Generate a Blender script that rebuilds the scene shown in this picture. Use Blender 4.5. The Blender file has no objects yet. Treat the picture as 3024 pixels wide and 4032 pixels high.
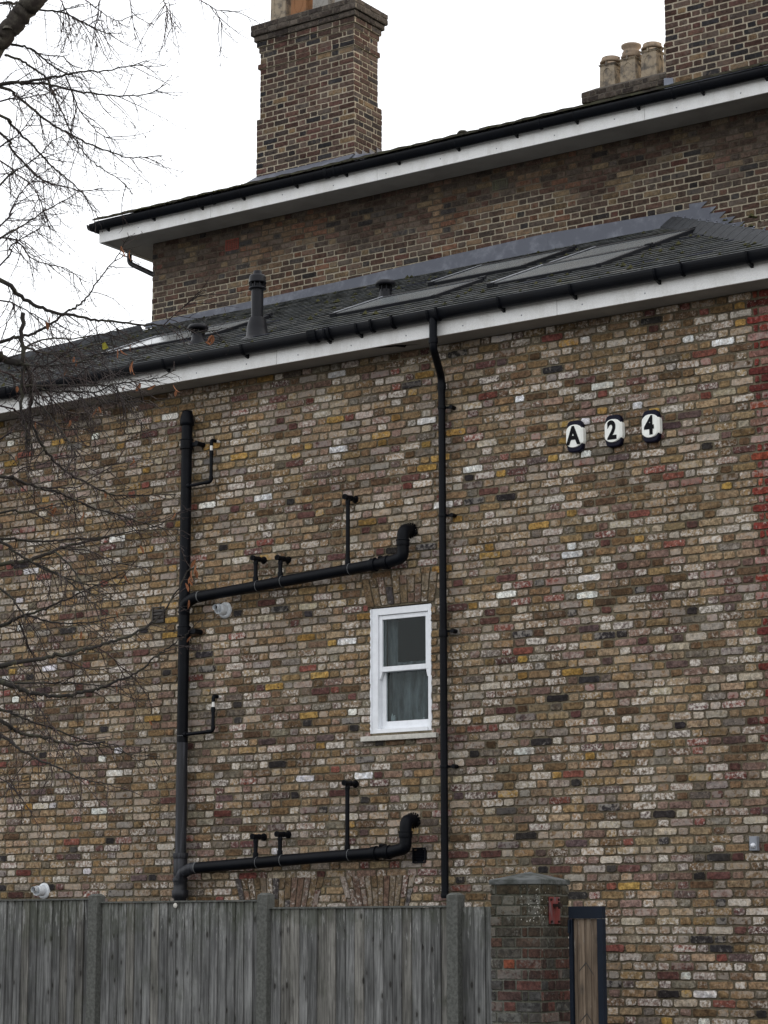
import bpy, math, random
from mathutils import Vector, Matrix, noise
C = bpy.context.scene
COL = C.collection
rad = math.radians

# ------------------------------------------------------------------ camera
CAM = Vector((0.0, -17.4835, 1.6))
R_ = Vector((0.82421864, 0.56627055, -0.00113626))
U_ = Vector((0.10449579, -0.15012309, 0.98312954))
F_ = Vector((-0.55654673, 0.81043243, 0.18290714))
cd = bpy.data.cameras.new('camera')
cam = bpy.data.objects.new('camera', cd)
COL.objects.link(cam)
cam.matrix_world = Matrix(((R_.x, U_.x, -F_.x, CAM.x), (R_.y, U_.y, -F_.y, CAM.y), (R_.z, U_.z, -F_.z, CAM.z), (0, 0, 0, 1)))
cd.sensor_fit = 'VERTICAL'
cd.sensor_height = 24
cd.lens = 8969 / 4032 * 24
cd.clip_start = 0.1
cd.clip_end = 2000
C.camera = cam

# ------------------------------------------------------------------ sky, sun, exposure
SUN_EL, SUN_AZ = rad(22), rad(-31)      # weak sun behind thin cloud, beyond the roofs
w = bpy.data.worlds.new('World')
C.world = w
w.use_nodes = True
nt = w.node_tree
nt.nodes.clear()
sky = nt.nodes.new('ShaderNodeTexSky')
sky.sky_type = 'NISHITA'
sky.sun_disc = False
sky.sun_elevation = SUN_EL
sky.sun_rotation = -SUN_AZ
sky.air_density = 1.0
sky.dust_density = 5.0
bg1 = nt.nodes.new('ShaderNodeBackground')
bg1.inputs['Strength'].default_value = 0.06
nt.links.new(sky.outputs[0], bg1.inputs['Color'])
bg2 = nt.nodes.new('ShaderNodeBackground')          # even, thick white cloud
bg2.inputs['Color'].default_value = (1.0, 0.99, 0.98, 1)
bg2.inputs['Strength'].default_value = 0.93
add = nt.nodes.new('ShaderNodeAddShader')
nt.links.new(bg1.outputs[0], add.inputs[0])
nt.links.new(bg2.outputs[0], add.inputs[1])
wo = nt.nodes.new('ShaderNodeOutputWorld')
nt.links.new(add.outputs[0], wo.inputs['Surface'])
sd = bpy.data.lights.new('sun', 'SUN')
sd.energy = 1.5
sd.angle = rad(12)
sd.color = (1.0, 0.87, 0.72)
sun = bpy.data.objects.new('sun', sd)
COL.objects.link(sun)
dirv = Vector((math.sin(SUN_AZ) * math.cos(SUN_EL), math.cos(SUN_AZ) * math.cos(SUN_EL), math.sin(SUN_EL)))
sun.rotation_euler = dirv.to_track_quat('Z', 'Y').to_euler()
sun.location = (0, 30, 30)
C.view_settings.view_transform = 'Standard'
C.view_settings.look = 'None'
C.view_settings.gamma = 1
C.view_settings.use_curve_mapping = False
C.view_settings.exposure = 0.5

# ------------------------------------------------------------------ material helpers
class NT:
    def __init__(s, name):
        s.m = bpy.data.materials.new(name)
        s.m.use_nodes = True
        s.t = s.m.node_tree
        s.b = s.t.nodes['Principled BSDF']
        s.pos = s.n('ShaderNodeNewGeometry').outputs['Position']
    def n(s, k, **kw):
        x = s.t.nodes.new(k)
        for a, v in kw.items():
            setattr(x, a, v)
        return x
    def put(s, sock, v):
        if hasattr(v, 'is_output'):
            s.t.links.new(v, sock)
        else:
            sock.default_value = v if not (isinstance(v, tuple) and len(v) == 3 and len(sock.default_value) == 4) else v + (1,)
    def noise(s, scale, detail=4, rough=0.6, vec=None, stretch=None, out=0):
        vec = vec or s.pos
        if stretch:
            mp = s.n('ShaderNodeVectorMath', operation='MULTIPLY')
            s.put(mp.inputs[0], vec)
            mp.inputs[1].default_value = stretch
            vec = mp.outputs[0]
        x = s.n('ShaderNodeTexNoise')
        x.inputs['Scale'].default_value = scale
        x.inputs['Detail'].default_value = detail
        x.inputs['Roughness'].default_value = rough
        s.put(x.inputs['Vector'], vec)
        return x.outputs[out]
    def math(s, op, a, b=0.0, c=None):
        x = s.n('ShaderNodeMath', operation=op)
        s.put(x.inputs[0], a)
        s.put(x.inputs[1], b)
        if c is not None:
            s.put(x.inputs[2], c)
        return x.outputs[0]
    def ramp(s, v, lo, hi, a=0.0, b=1.0):
        x = s.n('ShaderNodeMapRange', interpolation_type='SMOOTHSTEP')
        s.put(x.inputs['Value'], v)
        s.put(x.inputs['From Min'], lo)
        s.put(x.inputs['From Max'], hi)
        s.put(x.inputs['To Min'], a)
        s.put(x.inputs['To Max'], b)
        return x.outputs[0]
    def mix(s, f, a, b, mode='MIX'):
        x = s.n('ShaderNodeMix', data_type='RGBA', blend_type=mode)
        s.put(x.inputs[0], f)
        s.put(x.inputs[6], a)
        s.put(x.inputs[7], b)
        return x.outputs[2]
    def scale(s, col, f):
        x = s.n('ShaderNodeVectorMath', operation='SCALE')
        s.put(x.inputs[0], col)
        s.put(x.inputs['Scale'], f)
        return x.outputs[0]
    def bump(s, h, strength=0.4, dist=0.003):
        x = s.n('ShaderNodeBump')
        x.inputs['Strength'].default_value = strength
        x.inputs['Distance'].default_value = dist
        s.put(x.inputs['Height'], h)
        s.t.links.new(x.outputs[0], s.b.inputs['Normal'])
    def done(s, col=None, rough=0.8, spec=0.3, metal=0.0):
        if col is not None:
            s.put(s.b.inputs['Base Color'], col)
        s.put(s.b.inputs['Roughness'], rough)
        s.b.inputs['Specular IOR Level'].default_value = spec
        s.b.inputs['Metallic'].default_value = metal
        return s.m

K = 0.72      # scene-wide albedo of masonry, timber and roofing for this exposure
def brick_mat(name, mortar, single, pale=(0.60, 0.55, 0.49), palebias=0.0, contrast=1.0):
    """single: colour comes from the object's own colour; else from the mesh's colour attribute."""
    N = NT(name)
    if single:
        oi = N.n('ShaderNodeObjectInfo')
        col, al = oi.outputs['Color'], oi.outputs['Alpha']
    else:
        at = N.n('ShaderNodeAttribute', attribute_name='tone')
        col, al = at.outputs['Color'], at.outputs['Alpha']
    ed = N.n('ShaderNodeAttribute', attribute_name='edge').outputs['Fac']
    col = N.scale(col, K)
    mortar = tuple(c * K for c in mortar)
    n1 = N.noise(26, 7, 0.68)
    col = N.scale(col, N.ramp(n1, 0.3, 0.72, 1 - 0.50 * contrast, 1 + 0.50 * contrast))
    nb = N.noise(60, 4, 0.75)
    col = N.scale(col, N.ramp(nb, 0.3, 0.7, 1 - 0.25 * contrast, 1 + 0.3 * contrast))
    # second body tone inside each brick: kiln marks, sandy or reddened areas
    k1 = N.noise(17, 5, 0.7)
    k2 = N.ramp(N.math('MULTIPLY_ADD', N.math('SINE', N.math('MULTIPLY', al, 43.0)), 0.10, k1), 0.46, 0.60)
    alt = N.mix(N.ramp(N.math('SINE', N.math('MULTIPLY', al, 71.0)), -0.2, 0.2), N.mix(1.0, col, (0.55, 0.50, 0.50), 'MULTIPLY'), N.mix(0.55, col, tuple(c * 0.72 for c in pale)))
    col = N.mix(N.math('MULTIPLY', k2, 0.75), col, alt)
    warm = N.noise(11, 3, 0.6)
    col = N.mix(N.ramp(warm, 0.45, 0.75, 0, 0.35), col, N.mix(1.0, col, (1.0, 0.74, 0.5), 'MULTIPLY'))
    # pale, limey patches: more on some bricks than on others
    n2 = N.noise(34, 8, 0.72)
    pf = N.math('MULTIPLY_ADD', al, 0.30, N.math('ADD', n2, -0.15 + palebias))
    soft = N.mix(0.45, col, pale)
    col = N.mix(N.ramp(pf, 0.53, 0.63, 0, 0.7), col, soft)
    col = N.mix(N.ramp(pf, 0.63, 0.70, 0, 0.9), col, pale)
    fl = N.noise(85, 4, 0.8)
    col = N.mix(N.ramp(N.math('MULTIPLY_ADD', al, 0.10, fl), 0.70, 0.76, 0, 0.8), col, tuple(min(0.9, c * 1.35) for c in pale))
    # burnt patches
    n3 = N.noise(15, 6, 0.7)
    df = N.math('MULTIPLY_ADD', al, 0.16, n3)
    col = N.mix(N.ramp(df, 0.39, 0.30, 0, 0.8), col, (0.035, 0.03, 0.03))
    # small pits
    vo = N.n('ShaderNodeTexVoronoi')
    vo.inputs['Scale'].default_value = 75
    N.put(vo.inputs['Vector'], N.pos)
    n5 = N.noise(20, 2)
    pit = N.math('MULTIPLY', N.ramp(vo.outputs['Distance'], 0.27, 0.16), N.ramp(n5, 0.52, 0.6))
    col = N.mix(N.math('MULTIPLY', pit, 0.8), col, (0.03, 0.022, 0.018))
    # mortar smeared raggedly over the arrises
    n4 = N.noise(55, 5, 0.7)
    ef = N.math('MULTIPLY_ADD', N.math('ADD', n4, -0.5), 0.75, ed)
    m = N.ramp(ef, 0.90, 1.04, 0, 0.92)
    col = N.mix(m, col, mortar)
    # broad weathering
    big = N.noise(0.9, 5, 0.6)
    col = N.scale(col, N.ramp(big, 0.3, 0.7, 0.82, 1.12))
    h = N.math('MULTIPLY_ADD', n1, 1.0, N.math('MULTIPLY', pit, -0.8))
    N.bump(h, 0.7, 0.006)
    return N.done(col, 0.92, 0.2)

def mortar_mat(name, c1, c2):
    N = NT(name)
    c1, c2 = tuple(c * K for c in c1), tuple(c * K for c in c2)
    n = N.noise(40, 6, 0.7)
    b = N.noise(1.6, 4, 0.6)
    col = N.mix(N.ramp(N.math('MULTIPLY_ADD', b, 0.7, N.math('MULTIPLY', n, 0.3)), 0.4, 0.62), c1, c2)
    d = N.noise(70, 4, 0.7)
    col = N.scale(col, N.ramp(d, 0.3, 0.7, 0.7, 1.2))
    N.bump(n, 0.8, 0.006)
    return N.done(col, 0.95, 0.1)

MORT_LOW = (0.205, 0.170, 0.120)
M = {}
M['brick_low1'] = brick_mat('stock_brick', MORT_LOW, True)
M['brick_low'] = brick_mat('stock_brick_joined', MORT_LOW, False)
M['brick_up1'] = brick_mat('dark_stock_brick', (0.20, 0.17, 0.13), True, pale=(0.20, 0.165, 0.135), palebias=-0.10, contrast=0.8)
M['brick_up'] = brick_mat('dark_stock_brick_joined', (0.20, 0.17, 0.13), False, pale=(0.20, 0.165, 0.135), palebias=-0.10, contrast=0.8)
M['brick_ch1'] = brick_mat('chimney_brick', (0.36, 0.31, 0.235), True, pale=(0.20, 0.165, 0.135), palebias=-0.10, contrast=0.8)
M['brick_pier'] = brick_mat('pier_brick', (0.16, 0.155, 0.12), True, pale=(0.28, 0.28, 0.25), palebias=-0.05)
M['mortar_low'] = mortar_mat('mortar_khaki', (0.15, 0.122, 0.085), (0.25, 0.215, 0.15))
M['mortar_ch'] = mortar_mat('mortar_pale', (0.40, 0.345, 0.26), (0.56, 0.49, 0.38))
M['mortar_pier'] = mortar_mat('mortar_grey', (0.10, 0.10, 0.075), (0.2, 0.2, 0.17))
# upper wall joints: sooty under the eave, raked and repointed pale further down
N = NT('mortar_upper')
sep = N.n('ShaderNodeSeparateXYZ'); N.put(sep.inputs[0], N.pos)
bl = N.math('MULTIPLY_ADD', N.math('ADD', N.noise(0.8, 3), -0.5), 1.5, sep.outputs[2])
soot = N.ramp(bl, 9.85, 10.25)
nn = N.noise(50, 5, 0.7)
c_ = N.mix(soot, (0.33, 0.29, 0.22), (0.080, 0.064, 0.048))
N.bump(nn, 0.7, 0.005)
M['mortar_up'] = N.done(N.scale(c_, N.ramp(nn, 0.3, 0.7, 0.75, 1.15)), 0.95, 0.1)

def simple(name, col, rough=0.6, spec=0.4, var=0.15, scale=8, metal=0.0, bump=0.0, col2=None, stretch=None, lo=0.35, hi=0.65, detail=5):
    N = NT(name)
    if max(col) < 0.5 and 'leaf' not in name:
        col = tuple(c * K for c in col)
        if col2: col2 = tuple(c * K for c in col2)
    n = N.noise(scale, detail, 0.65, stretch=stretch)
    if col2:
        c = N.mix(N.ramp(n, lo, hi), col, col2)
    else:
        c = N.scale(col + (1,) if False else N.mix(0.0, col, col), N.ramp(n, 0.3, 0.7, 1 - var, 1 + var))
    if bump:
        N.bump(n, bump, 0.004)
    return N.done(c, rough, spec, metal)

M['black_plastic'] = simple('black_plastic', (0.004, 0.005, 0.008), 0.46, 0.11, 0.3, 5)
M['pipe_weathered'] = simple('weathered_pipe', (0.012, 0.013, 0.018), 0.55, 0.4, col2=(0.065, 0.069, 0.085), scale=34, stretch=(1, 1, 0.05), lo=0.47, hi=0.72)
M['grey_sealant'] = simple('grey_sealant', (0.16, 0.165, 0.17), 0.6, 0.3, 0.3, 60)
M['white_pvc'] = simple('white_plastic', (0.78, 0.77, 0.74), 0.45, 0.4, 0.05)
M['grey_pvc'] = simple('pale_grey_plastic', (0.62, 0.645, 0.67), 0.5, 0.35, 0.15, 25)
M['dark_void'] = simple('dark_inside', (0.006, 0.006, 0.007), 0.9, 0.1, 0.1)
N = NT('fascia_paint')
st = N.noise(3.2, 5, 0.7, stretch=(1.3, 1.3, 0.5))
fi = N.noise(90, 3, 0.6)
col = N.mix(N.ramp(st, 0.42, 0.68, 0, 0.55), (0.80, 0.80, 0.79), (0.60, 0.59, 0.56))
N.put(N.b.inputs['Base Color'], N.scale(col, N.ramp(fi, 0.3, 0.7, 0.93, 1.05)))
M['fascia'] = N.done(None, 0.65, 0.3)
M['soffit'] = simple('soffit_board', (0.42, 0.40, 0.37), 0.85, 0.15, 0.14, 1.6)
M['frame_white'] = simple('white_gloss_paint', (0.80, 0.82, 0.85), 0.45, 0.4, 0.05, 12)
M['sill_stone'] = simple('sill_stone', (0.52, 0.50, 0.45), 0.85, 0.2, 0.15, 20)
M['lead'] = simple('lead_sheet', (0.13, 0.14, 0.175), 0.55, 0.35, col2=(0.24, 0.255, 0.30), scale=6, lo=0.45, hi=0.75, bump=0.3)
M['lead_bright'] = simple('bright_lead_sheet', (0.22, 0.24, 0.30), 0.5, 0.4, col2=(0.36, 0.39, 0.45), scale=9, lo=0.42, hi=0.7, bump=0.4)
M['terracotta'] = simple('terracotta', (0.20, 0.055, 0.04), 0.85, 0.2, 0.25, 20)
M['pot_buff'] = simple('buff_clay', (0.44, 0.365, 0.27), 0.9, 0.15, col2=(0.17, 0.15, 0.13), scale=9, lo=0.42, hi=0.66, bump=0.3)
M['pot_orange'] = simple('orange_clay', (0.36, 0.18, 0.09), 0.9, 0.15, col2=(0.22, 0.13, 0.08), scale=7, lo=0.45, hi=0.7, bump=0.3)
M['pot_grey'] = simple('grey_clay', (0.40, 0.38, 0.35), 0.9, 0.15, col2=(0.20, 0.19, 0.18), scale=7, lo=0.5, hi=0.75, bump=0.3)
M['flaunch'] = simple('cement_flaunching', (0.12, 0.105, 0.09), 0.95, 0.1, 0.35, 14, bump=0.6)
M['moss'] = simple('moss', (0.025, 0.028, 0.014), 0.95, 0.1, col2=(0.09, 0.085, 0.035), scale=30)
M['navy'] = simple('navy_paint', (0.008, 0.014, 0.026), 0.5, 0.15, 0.15)
M['navy_deep'] = simple('navy_plaque', (0.004, 0.004, 0.018), 0.5, 0.15, 0.1)
M['plaque_white'] = simple('plaque_white', (0.86, 0.87, 0.82), 0.5, 0.35, 0.05, 10)
M['letter_black'] = simple('letter_black', (0.006, 0.006, 0.008), 0.6, 0.1, 0.05)
M['metal_grey'] = simple('grey_metal', (0.30, 0.32, 0.36), 0.45, 0.5, 0.1, 30)
M['chrome'] = simple('glossy_lens', (0.6, 0.62, 0.66), 0.15, 0.8, 0.05)
M['red_iron'] = simple('rusty_red_iron', (0.22, 0.034, 0.030), 0.6, 0.4, col2=(0.16, 0.13, 0.14), scale=14, stretch=(1, 1, 0.3), lo=0.45, hi=0.65)
M['rust_dark'] = simple('dark_rust', (0.03, 0.015, 0.012), 0.8, 0.3, 0.3)
M['bark'] = simple('bark', (0.050, 0.041, 0.036), 0.9, 0.2, col2=(0.13, 0.12, 0.095), scale=22, bump=0.9, lo=0.4, hi=0.7)
M['bark_green'] = simple('mossy_bark', (0.038, 0.034, 0.032), 0.9, 0.2, col2=(0.075, 0.075, 0.05), scale=18, bump=0.9, lo=0.45, hi=0.7)
M['twig'] = simple('twig_bark', (0.026, 0.020, 0.021), 0.75, 0.25, col2=(0.055, 0.036, 0.034), scale=3)
M['leaf_brown'] = simple('dry_leaf', (0.20, 0.085, 0.042), 0.8, 0.2, 0.3, 60)
M['leaf_yellow'] = simple('yellow_leaf', (0.26, 0.235, 0.03), 0.7, 0.25, 0.25, 50)
M['curtain'] = simple('grey_curtain', (0.30, 0.31, 0.33), 0.9, 0.1, 0.45, 7, stretch=(3, 1, 0.5))
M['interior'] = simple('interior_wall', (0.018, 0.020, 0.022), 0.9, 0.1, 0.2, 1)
M['asphalt'] = simple('asphalt', (0.10, 0.10, 0.098), 0.9, 0.2, 0.3, 30)
M['paving'] = simple('concrete_paving', (0.24, 0.23, 0.21), 0.9, 0.2, 0.15, 4)

N = NT('slate')
oi = N.n('ShaderNodeObjectInfo')
at = N.n('ShaderNodeAttribute', attribute_name='tone')
def slate_mat(name, single):
    N = NT(name)
    if single:
        c = N.n('ShaderNodeObjectInfo').outputs['Color']
    else:
        c = N.n('ShaderNodeAttribute', attribute_name='tone').outputs['Color']
    n = N.noise(14, 6, 0.7)
    c = N.scale(c, N.ramp(n, 0.3, 0.7, 0.5, 0.95))
    m = N.noise(5, 6, 0.7)
    c = N.mix(N.ramp(m, 0.55, 0.66, 0, 0.5), c, (0.11, 0.115, 0.07))
    N.bump(n, 0.5, 0.004)
    return N.done(c, 0.68, 0.3)
M['slate1'] = slate_mat('slate_single', True)
M['slate'] = slate_mat('slate_joined', False)
M['slate_plain'] = simple('slate_plain', (0.03, 0.032, 0.033), 0.75, 0.3, 0.3, 12)
M['roof_tile'] = simple('mossy_tile', (0.085, 0.075, 0.065), 0.9, 0.2, col2=(0.12, 0.12, 0.075), scale=12, bump=0.8)
M['ridge_tile'] = simple('ridge_tile', (0.042, 0.045, 0.050), 0.8, 0.25, 0.35, 18, bump=0.5)

def glass_mat(name, tint, rough=0.0, ior=1.5):
    m = bpy.data.materials.new(name)
    m.use_nodes = True
    t = m.node_tree
    t.nodes.clear()
    tr = t.nodes.new('ShaderNodeBsdfTransparent'); tr.inputs[0].default_value = tint
    gl = t.nodes.new('ShaderNodeBsdfGlossy'); gl.inputs['Roughness'].default_value = rough
    no = t.nodes.new('ShaderNodeTexNoise'); no.inputs['Scale'].default_value = 3.0
    bu = t.nodes.new('ShaderNodeBump'); bu.inputs['Strength'].default_value = 0.05; bu.inputs['Distance'].default_value = 0.02
    t.links.new(no.outputs[0], bu.inputs['Height']); t.links.new(bu.outputs[0], gl.inputs['Normal'])
    fr = t.nodes.new('ShaderNodeFresnel'); fr.inputs['IOR'].default_value = ior
    mx = t.nodes.new('ShaderNodeMixShader')
    ou = t.nodes.new('ShaderNodeOutputMaterial')
    t.links.new(fr.outputs[0], mx.inputs[0]); t.links.new(tr.outputs[0], mx.inputs[1]); t.links.new(gl.outputs[0], mx.inputs[2])
    t.links.new(mx.outputs[0], ou.inputs['Surface'])
    return m
M['glass'] = glass_mat('window_glass', (0.75, 0.8, 0.8, 1), 0.0, 1.27)
M['glass_roof'] = glass_mat('roof_glass', (0.5, 0.52, 0.52, 1), 0.10, 1.4)

def wood_mat(name, base, dark, green=0.0, pale=(0.3, 0.3, 0.29), zt=1.9):
    N = NT(name)
    oi = N.n('ShaderNodeObjectInfo')
    off = N.n('ShaderNodeVectorMath', operation='MULTIPLY_ADD')
    cmb = N.n('ShaderNodeCombineXYZ')
    for i in range(3):
        N.put(cmb.inputs[i], N.math('MULTIPLY', oi.outputs['Random'], 7.3 + i * 3))
    N.put(off.inputs[0], N.pos); off.inputs[1].default_value = (1, 1, 1); N.put(off.inputs[2], cmb.outputs[0])
    v = off.outputs[0]
    base, dark = tuple(c * K for c in base), tuple(c * K for c in dark)
    g = N.noise(55, 5, 0.6, v, stretch=(1, 1, 0.05))
    g2 = N.noise(6, 4, 0.6, v, stretch=(1, 1, 0.35))
    col = N.mix(N.ramp(g, 0.35, 0.68), dark, base)
    col = N.mix(1.0, col, oi.outputs['Color'], 'MULTIPLY')
    col = N.scale(col, N.ramp(g2, 0.3, 0.7, 0.7, 1.25))
    vo = N.n('ShaderNodeTexVoronoi'); vo.inputs['Scale'].default_value = 6.5
    st = N.n('ShaderNodeVectorMath', operation='MULTIPLY'); N.put(st.inputs[0], v); st.inputs[1].default_value = (1.6, 1.6, 0.8)
    N.put(vo.inputs['Vector'], st.outputs[0])
    kn = N.ramp(vo.outputs['Distance'], 0.17, 0.09)
    kr = N.ramp(vo.outputs['Distance'], 0.30, 0.18)
    col = N.mix(N.math('MULTIPLY', kr, 0.35), col, (0.05, 0.048, 0.044))
    col = N.mix(N.math('MULTIPLY', kn, 0.8), col, (0.016, 0.014, 0.012))
    sp = N.n('ShaderNodeSeparateXYZ'); N.put(sp.inputs[0], N.pos)
    dr = N.noise(38, 5, 0.75, v, stretch=(1, 1, 0.12))
    top = N.ramp(sp.outputs[2], zt - 0.5, zt - 0.0)
    drip = N.ramp(N.math('MULTIPLY_ADD', top, 0.13, dr), 0.63, 0.70)
    col = N.mix(N.math('MULTIPLY', drip, 0.8), col, pale)
    if green:
        gn = N.noise(4, 5, 0.7)
        gf = N.ramp(N.math('MULTIPLY_ADD', top, 0.22, gn), 0.5, 0.85, 0, green)
        col = N.mix(gf, col, (0.055, 0.062, 0.040))
    N.bump(g, 0.5, 0.003)
    return N.done(col, 0.88, 0.2)
M['fence_wood'] = wood_mat('weathered_fence_wood', (0.235, 0.236, 0.222), (0.105, 0.105, 0.10), 0.6)
M['gate_wood'] = wood_mat('brown_gate_wood', (0.24, 0.185, 0.135), (0.13, 0.095, 0.068), 0.0, (0.25, 0.22, 0.19))
M['post_conc'] = simple('mossy_concrete', (0.105, 0.108, 0.098), 0.95, 0.1, col2=(0.165, 0.168, 0.155), scale=40, bump=0.8)
M['cap_conc'] = simple('weathered_cap', (0.06, 0.065, 0.058), 0.9, 0.2, col2=(0.17, 0.178, 0.175), scale=13, stretch=(0.5, 1, 1), bump=0.5)

# ------------------------------------------------------------------ geometry helpers
def link(o, parent=None):
    COL.objects.link(o)
    if parent is not None:                      # all parts are built in world coordinates; parents are never rotated
        o.parent = parent
        o.matrix_parent_inverse = Matrix.Translation(-parent.location)
    return o
def tag(o, label=None, cat=None, group=None, kind=None):
    if label: o['label'] = label
    if cat: o['category'] = cat
    if group: o['group'] = group
    if kind: o['kind'] = kind
    return o
def empty(name, loc, label, cat, group=None, parent=None):
    o = bpy.data.objects.new(name, None)
    o.location = loc
    o.empty_display_size = 0.2
    link(o, parent)
    return tag(o, label, cat, group)
class MB:
    def __init__(s):
        s.v, s.f, s.sm, s.tone, s.edge = [], [], [], [], []
    def add(s, vs, fs, smooth=False, tone=None, edge=None):
        k = len(s.v)
        s.v += [tuple(p) for p in vs]
        s.f += [tuple(i + k for i in f) for f in fs]
        s.sm += [smooth] * len(fs)
        if tone is not None: s.tone += [tone] * len(vs)
        if edge is not None: s.edge += edge
    def box(s, a, b, tone=None):
        (x0, y0, z0), (x1, y1, z1) = a, b
        s.add([(x0, y0, z0), (x1, y0, z0), (x1, y1, z0), (x0, y1, z0), (x0, y0, z1), (x1, y0, z1), (x1, y1, z1), (x0, y1, z1)],
              [(3, 2, 1, 0), (4, 5, 6, 7), (0, 1, 5, 4), (1, 2, 6, 5), (2, 3, 7, 6), (3, 0, 4, 7)], tone=tone)
    def prism(s, poly, axis, a, b):
        """poly: 2D outline; axis: the third axis; extruded from a to b"""
        n = len(poly)
        def mk(p, t):
            return {'x': (t, p[0], p[1]), 'y': (p[0], t, p[1]), 'z': (p[0], p[1], t)}[axis]
        s.add([mk(p, a) for p in poly] + [mk(p, b) for p in poly],
              [tuple(range(n))[::-1], tuple(range(n, 2 * n))] + [(i, (i + 1) % n, n + (i + 1) % n, n + i) for i in range(n)])
    def tube(s, pts, r, seg=14, caps=True, r1=None, hollow=None):
        pts = [Vector(p) for p in pts]
        n = len(pts)
        rs = r if isinstance(r, (list, tuple)) else [r + ((r1 - r) * i / (n - 1) if r1 is not None else 0) for i in range(n)]
        t0 = (pts[1] - pts[0]).normalized()
        up = Vector((0, 0, 1)) if abs(t0.z) < 0.9 else Vector((1, 0, 0))
        nx = t0.cross(up).normalized()
        vs = []
        for i, p in enumerate(pts):
            if i == 0: t = t0
            elif i == n - 1: t = (pts[i] - pts[i - 1]).normalized()
            else: t = ((pts[i] - pts[i - 1]).normalized() + (pts[i + 1] - pts[i]).normalized()).normalized()
            nx = (nx - t * nx.dot(t)).normalized()
            ny = t.cross(nx)
            for k in range(seg):
                a = 2 * math.pi * k / seg
                vs.append(p + (nx * math.cos(a) + ny * math.sin(a)) * rs[i])
        fs = [(i * seg + k, i * seg + (k + 1) % seg, (i + 1) * seg + (k + 1) % seg, (i + 1) * seg + k) for i in range(n - 1) for k in range(seg)]
        s.add(vs, fs, True)
        if caps:
            k = len(s.v)
            s.v += [tuple(v) for v in vs[:seg]] + [tuple(v) for v in vs[-seg:]]
            s.f += [tuple(range(k, k + seg))[::-1], tuple(range(k + seg, k + 2 * seg))]
            s.sm += [False, False]
    def lathe(s, prof, origin, seg=24, ax='z'):
        """prof: (radius, height) pairs"""
        o = Vector(origin); vs = []
        for r, h in prof:
            for k in range(seg):
                a = 2 * math.pi * k / seg
                if ax == 'z': vs.append(o + Vector((r * math.cos(a), r * math.sin(a), h)))
                else: vs.append(o + Vector((r * math.cos(a), -h, r * math.sin(a))))
        n = len(prof)
        fs = []
        for i in range(n - 1):
            for k in range(seg):
                q = (i * seg + k, i * seg + (k + 1) % seg, (i + 1) * seg + (k + 1) % seg, (i + 1) * seg + k)
                fs.append(q)
        s.add(vs, fs, True)
    def build(s, name, mat, parent=None, loc=None):
        me = bpy.data.meshes.new(name)
        me.from_pydata(s.v, [], s.f)
        me.materials.append(mat)
        if any(s.sm): me.polygons.foreach_set('use_smooth', s.sm)
        if s.tone:
            a = me.color_attributes.new('tone', 'FLOAT_COLOR', 'POINT')
            a.data.foreach_set('color', [c for t in s.tone for c in t])
        if s.edge:
            a = me.attributes.new('edge', 'FLOAT', 'POINT')
            a.data.foreach_set('value', s.edge)
        me.update()
        o = bpy.data.objects.new(name, me)
        if loc is not None: o.location = loc
        return link(o, parent)
def boxo(name, a, b, mat, parent=None):
    m = MB(); m.box(a, b); return m.build(name, mat, parent)
def bevel(o, w=0.004, seg=2):
    md = o.modifiers.new('bevel', 'BEVEL'); md.width = w; md.segments = seg; md.limit_method = 'ANGLE'
    return o
def fillet(pts, rr, n=6):
    pts = [Vector(p) for p in pts]
    out = [pts[0]]
    for i in range(1, len(pts) - 1):
        a, b, c = pts[i - 1], pts[i], pts[i + 1]
        d1, d2 = (a - b), (c - b)
        r = min(rr, d1.length * 0.49, d2.length * 0.49)
        p, q = b + d1.normalized() * r, b + d2.normalized() * r
        for k in range(n + 1):
            t = k / n
            out.append(p * (1 - t) ** 2 + b * 2 * t * (1 - t) + q * t * t)
    out.append(pts[-1])
    return out

def seen(p, margin=0.0):
    d = Vector(p) - CAM
    z = d.dot(F_)
    x, y = d.dot(R_) / z * 8969, d.dot(U_) / z * 8969
    return abs(x) < 1512 + margin and abs(y) < 2016 + margin, z

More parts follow.
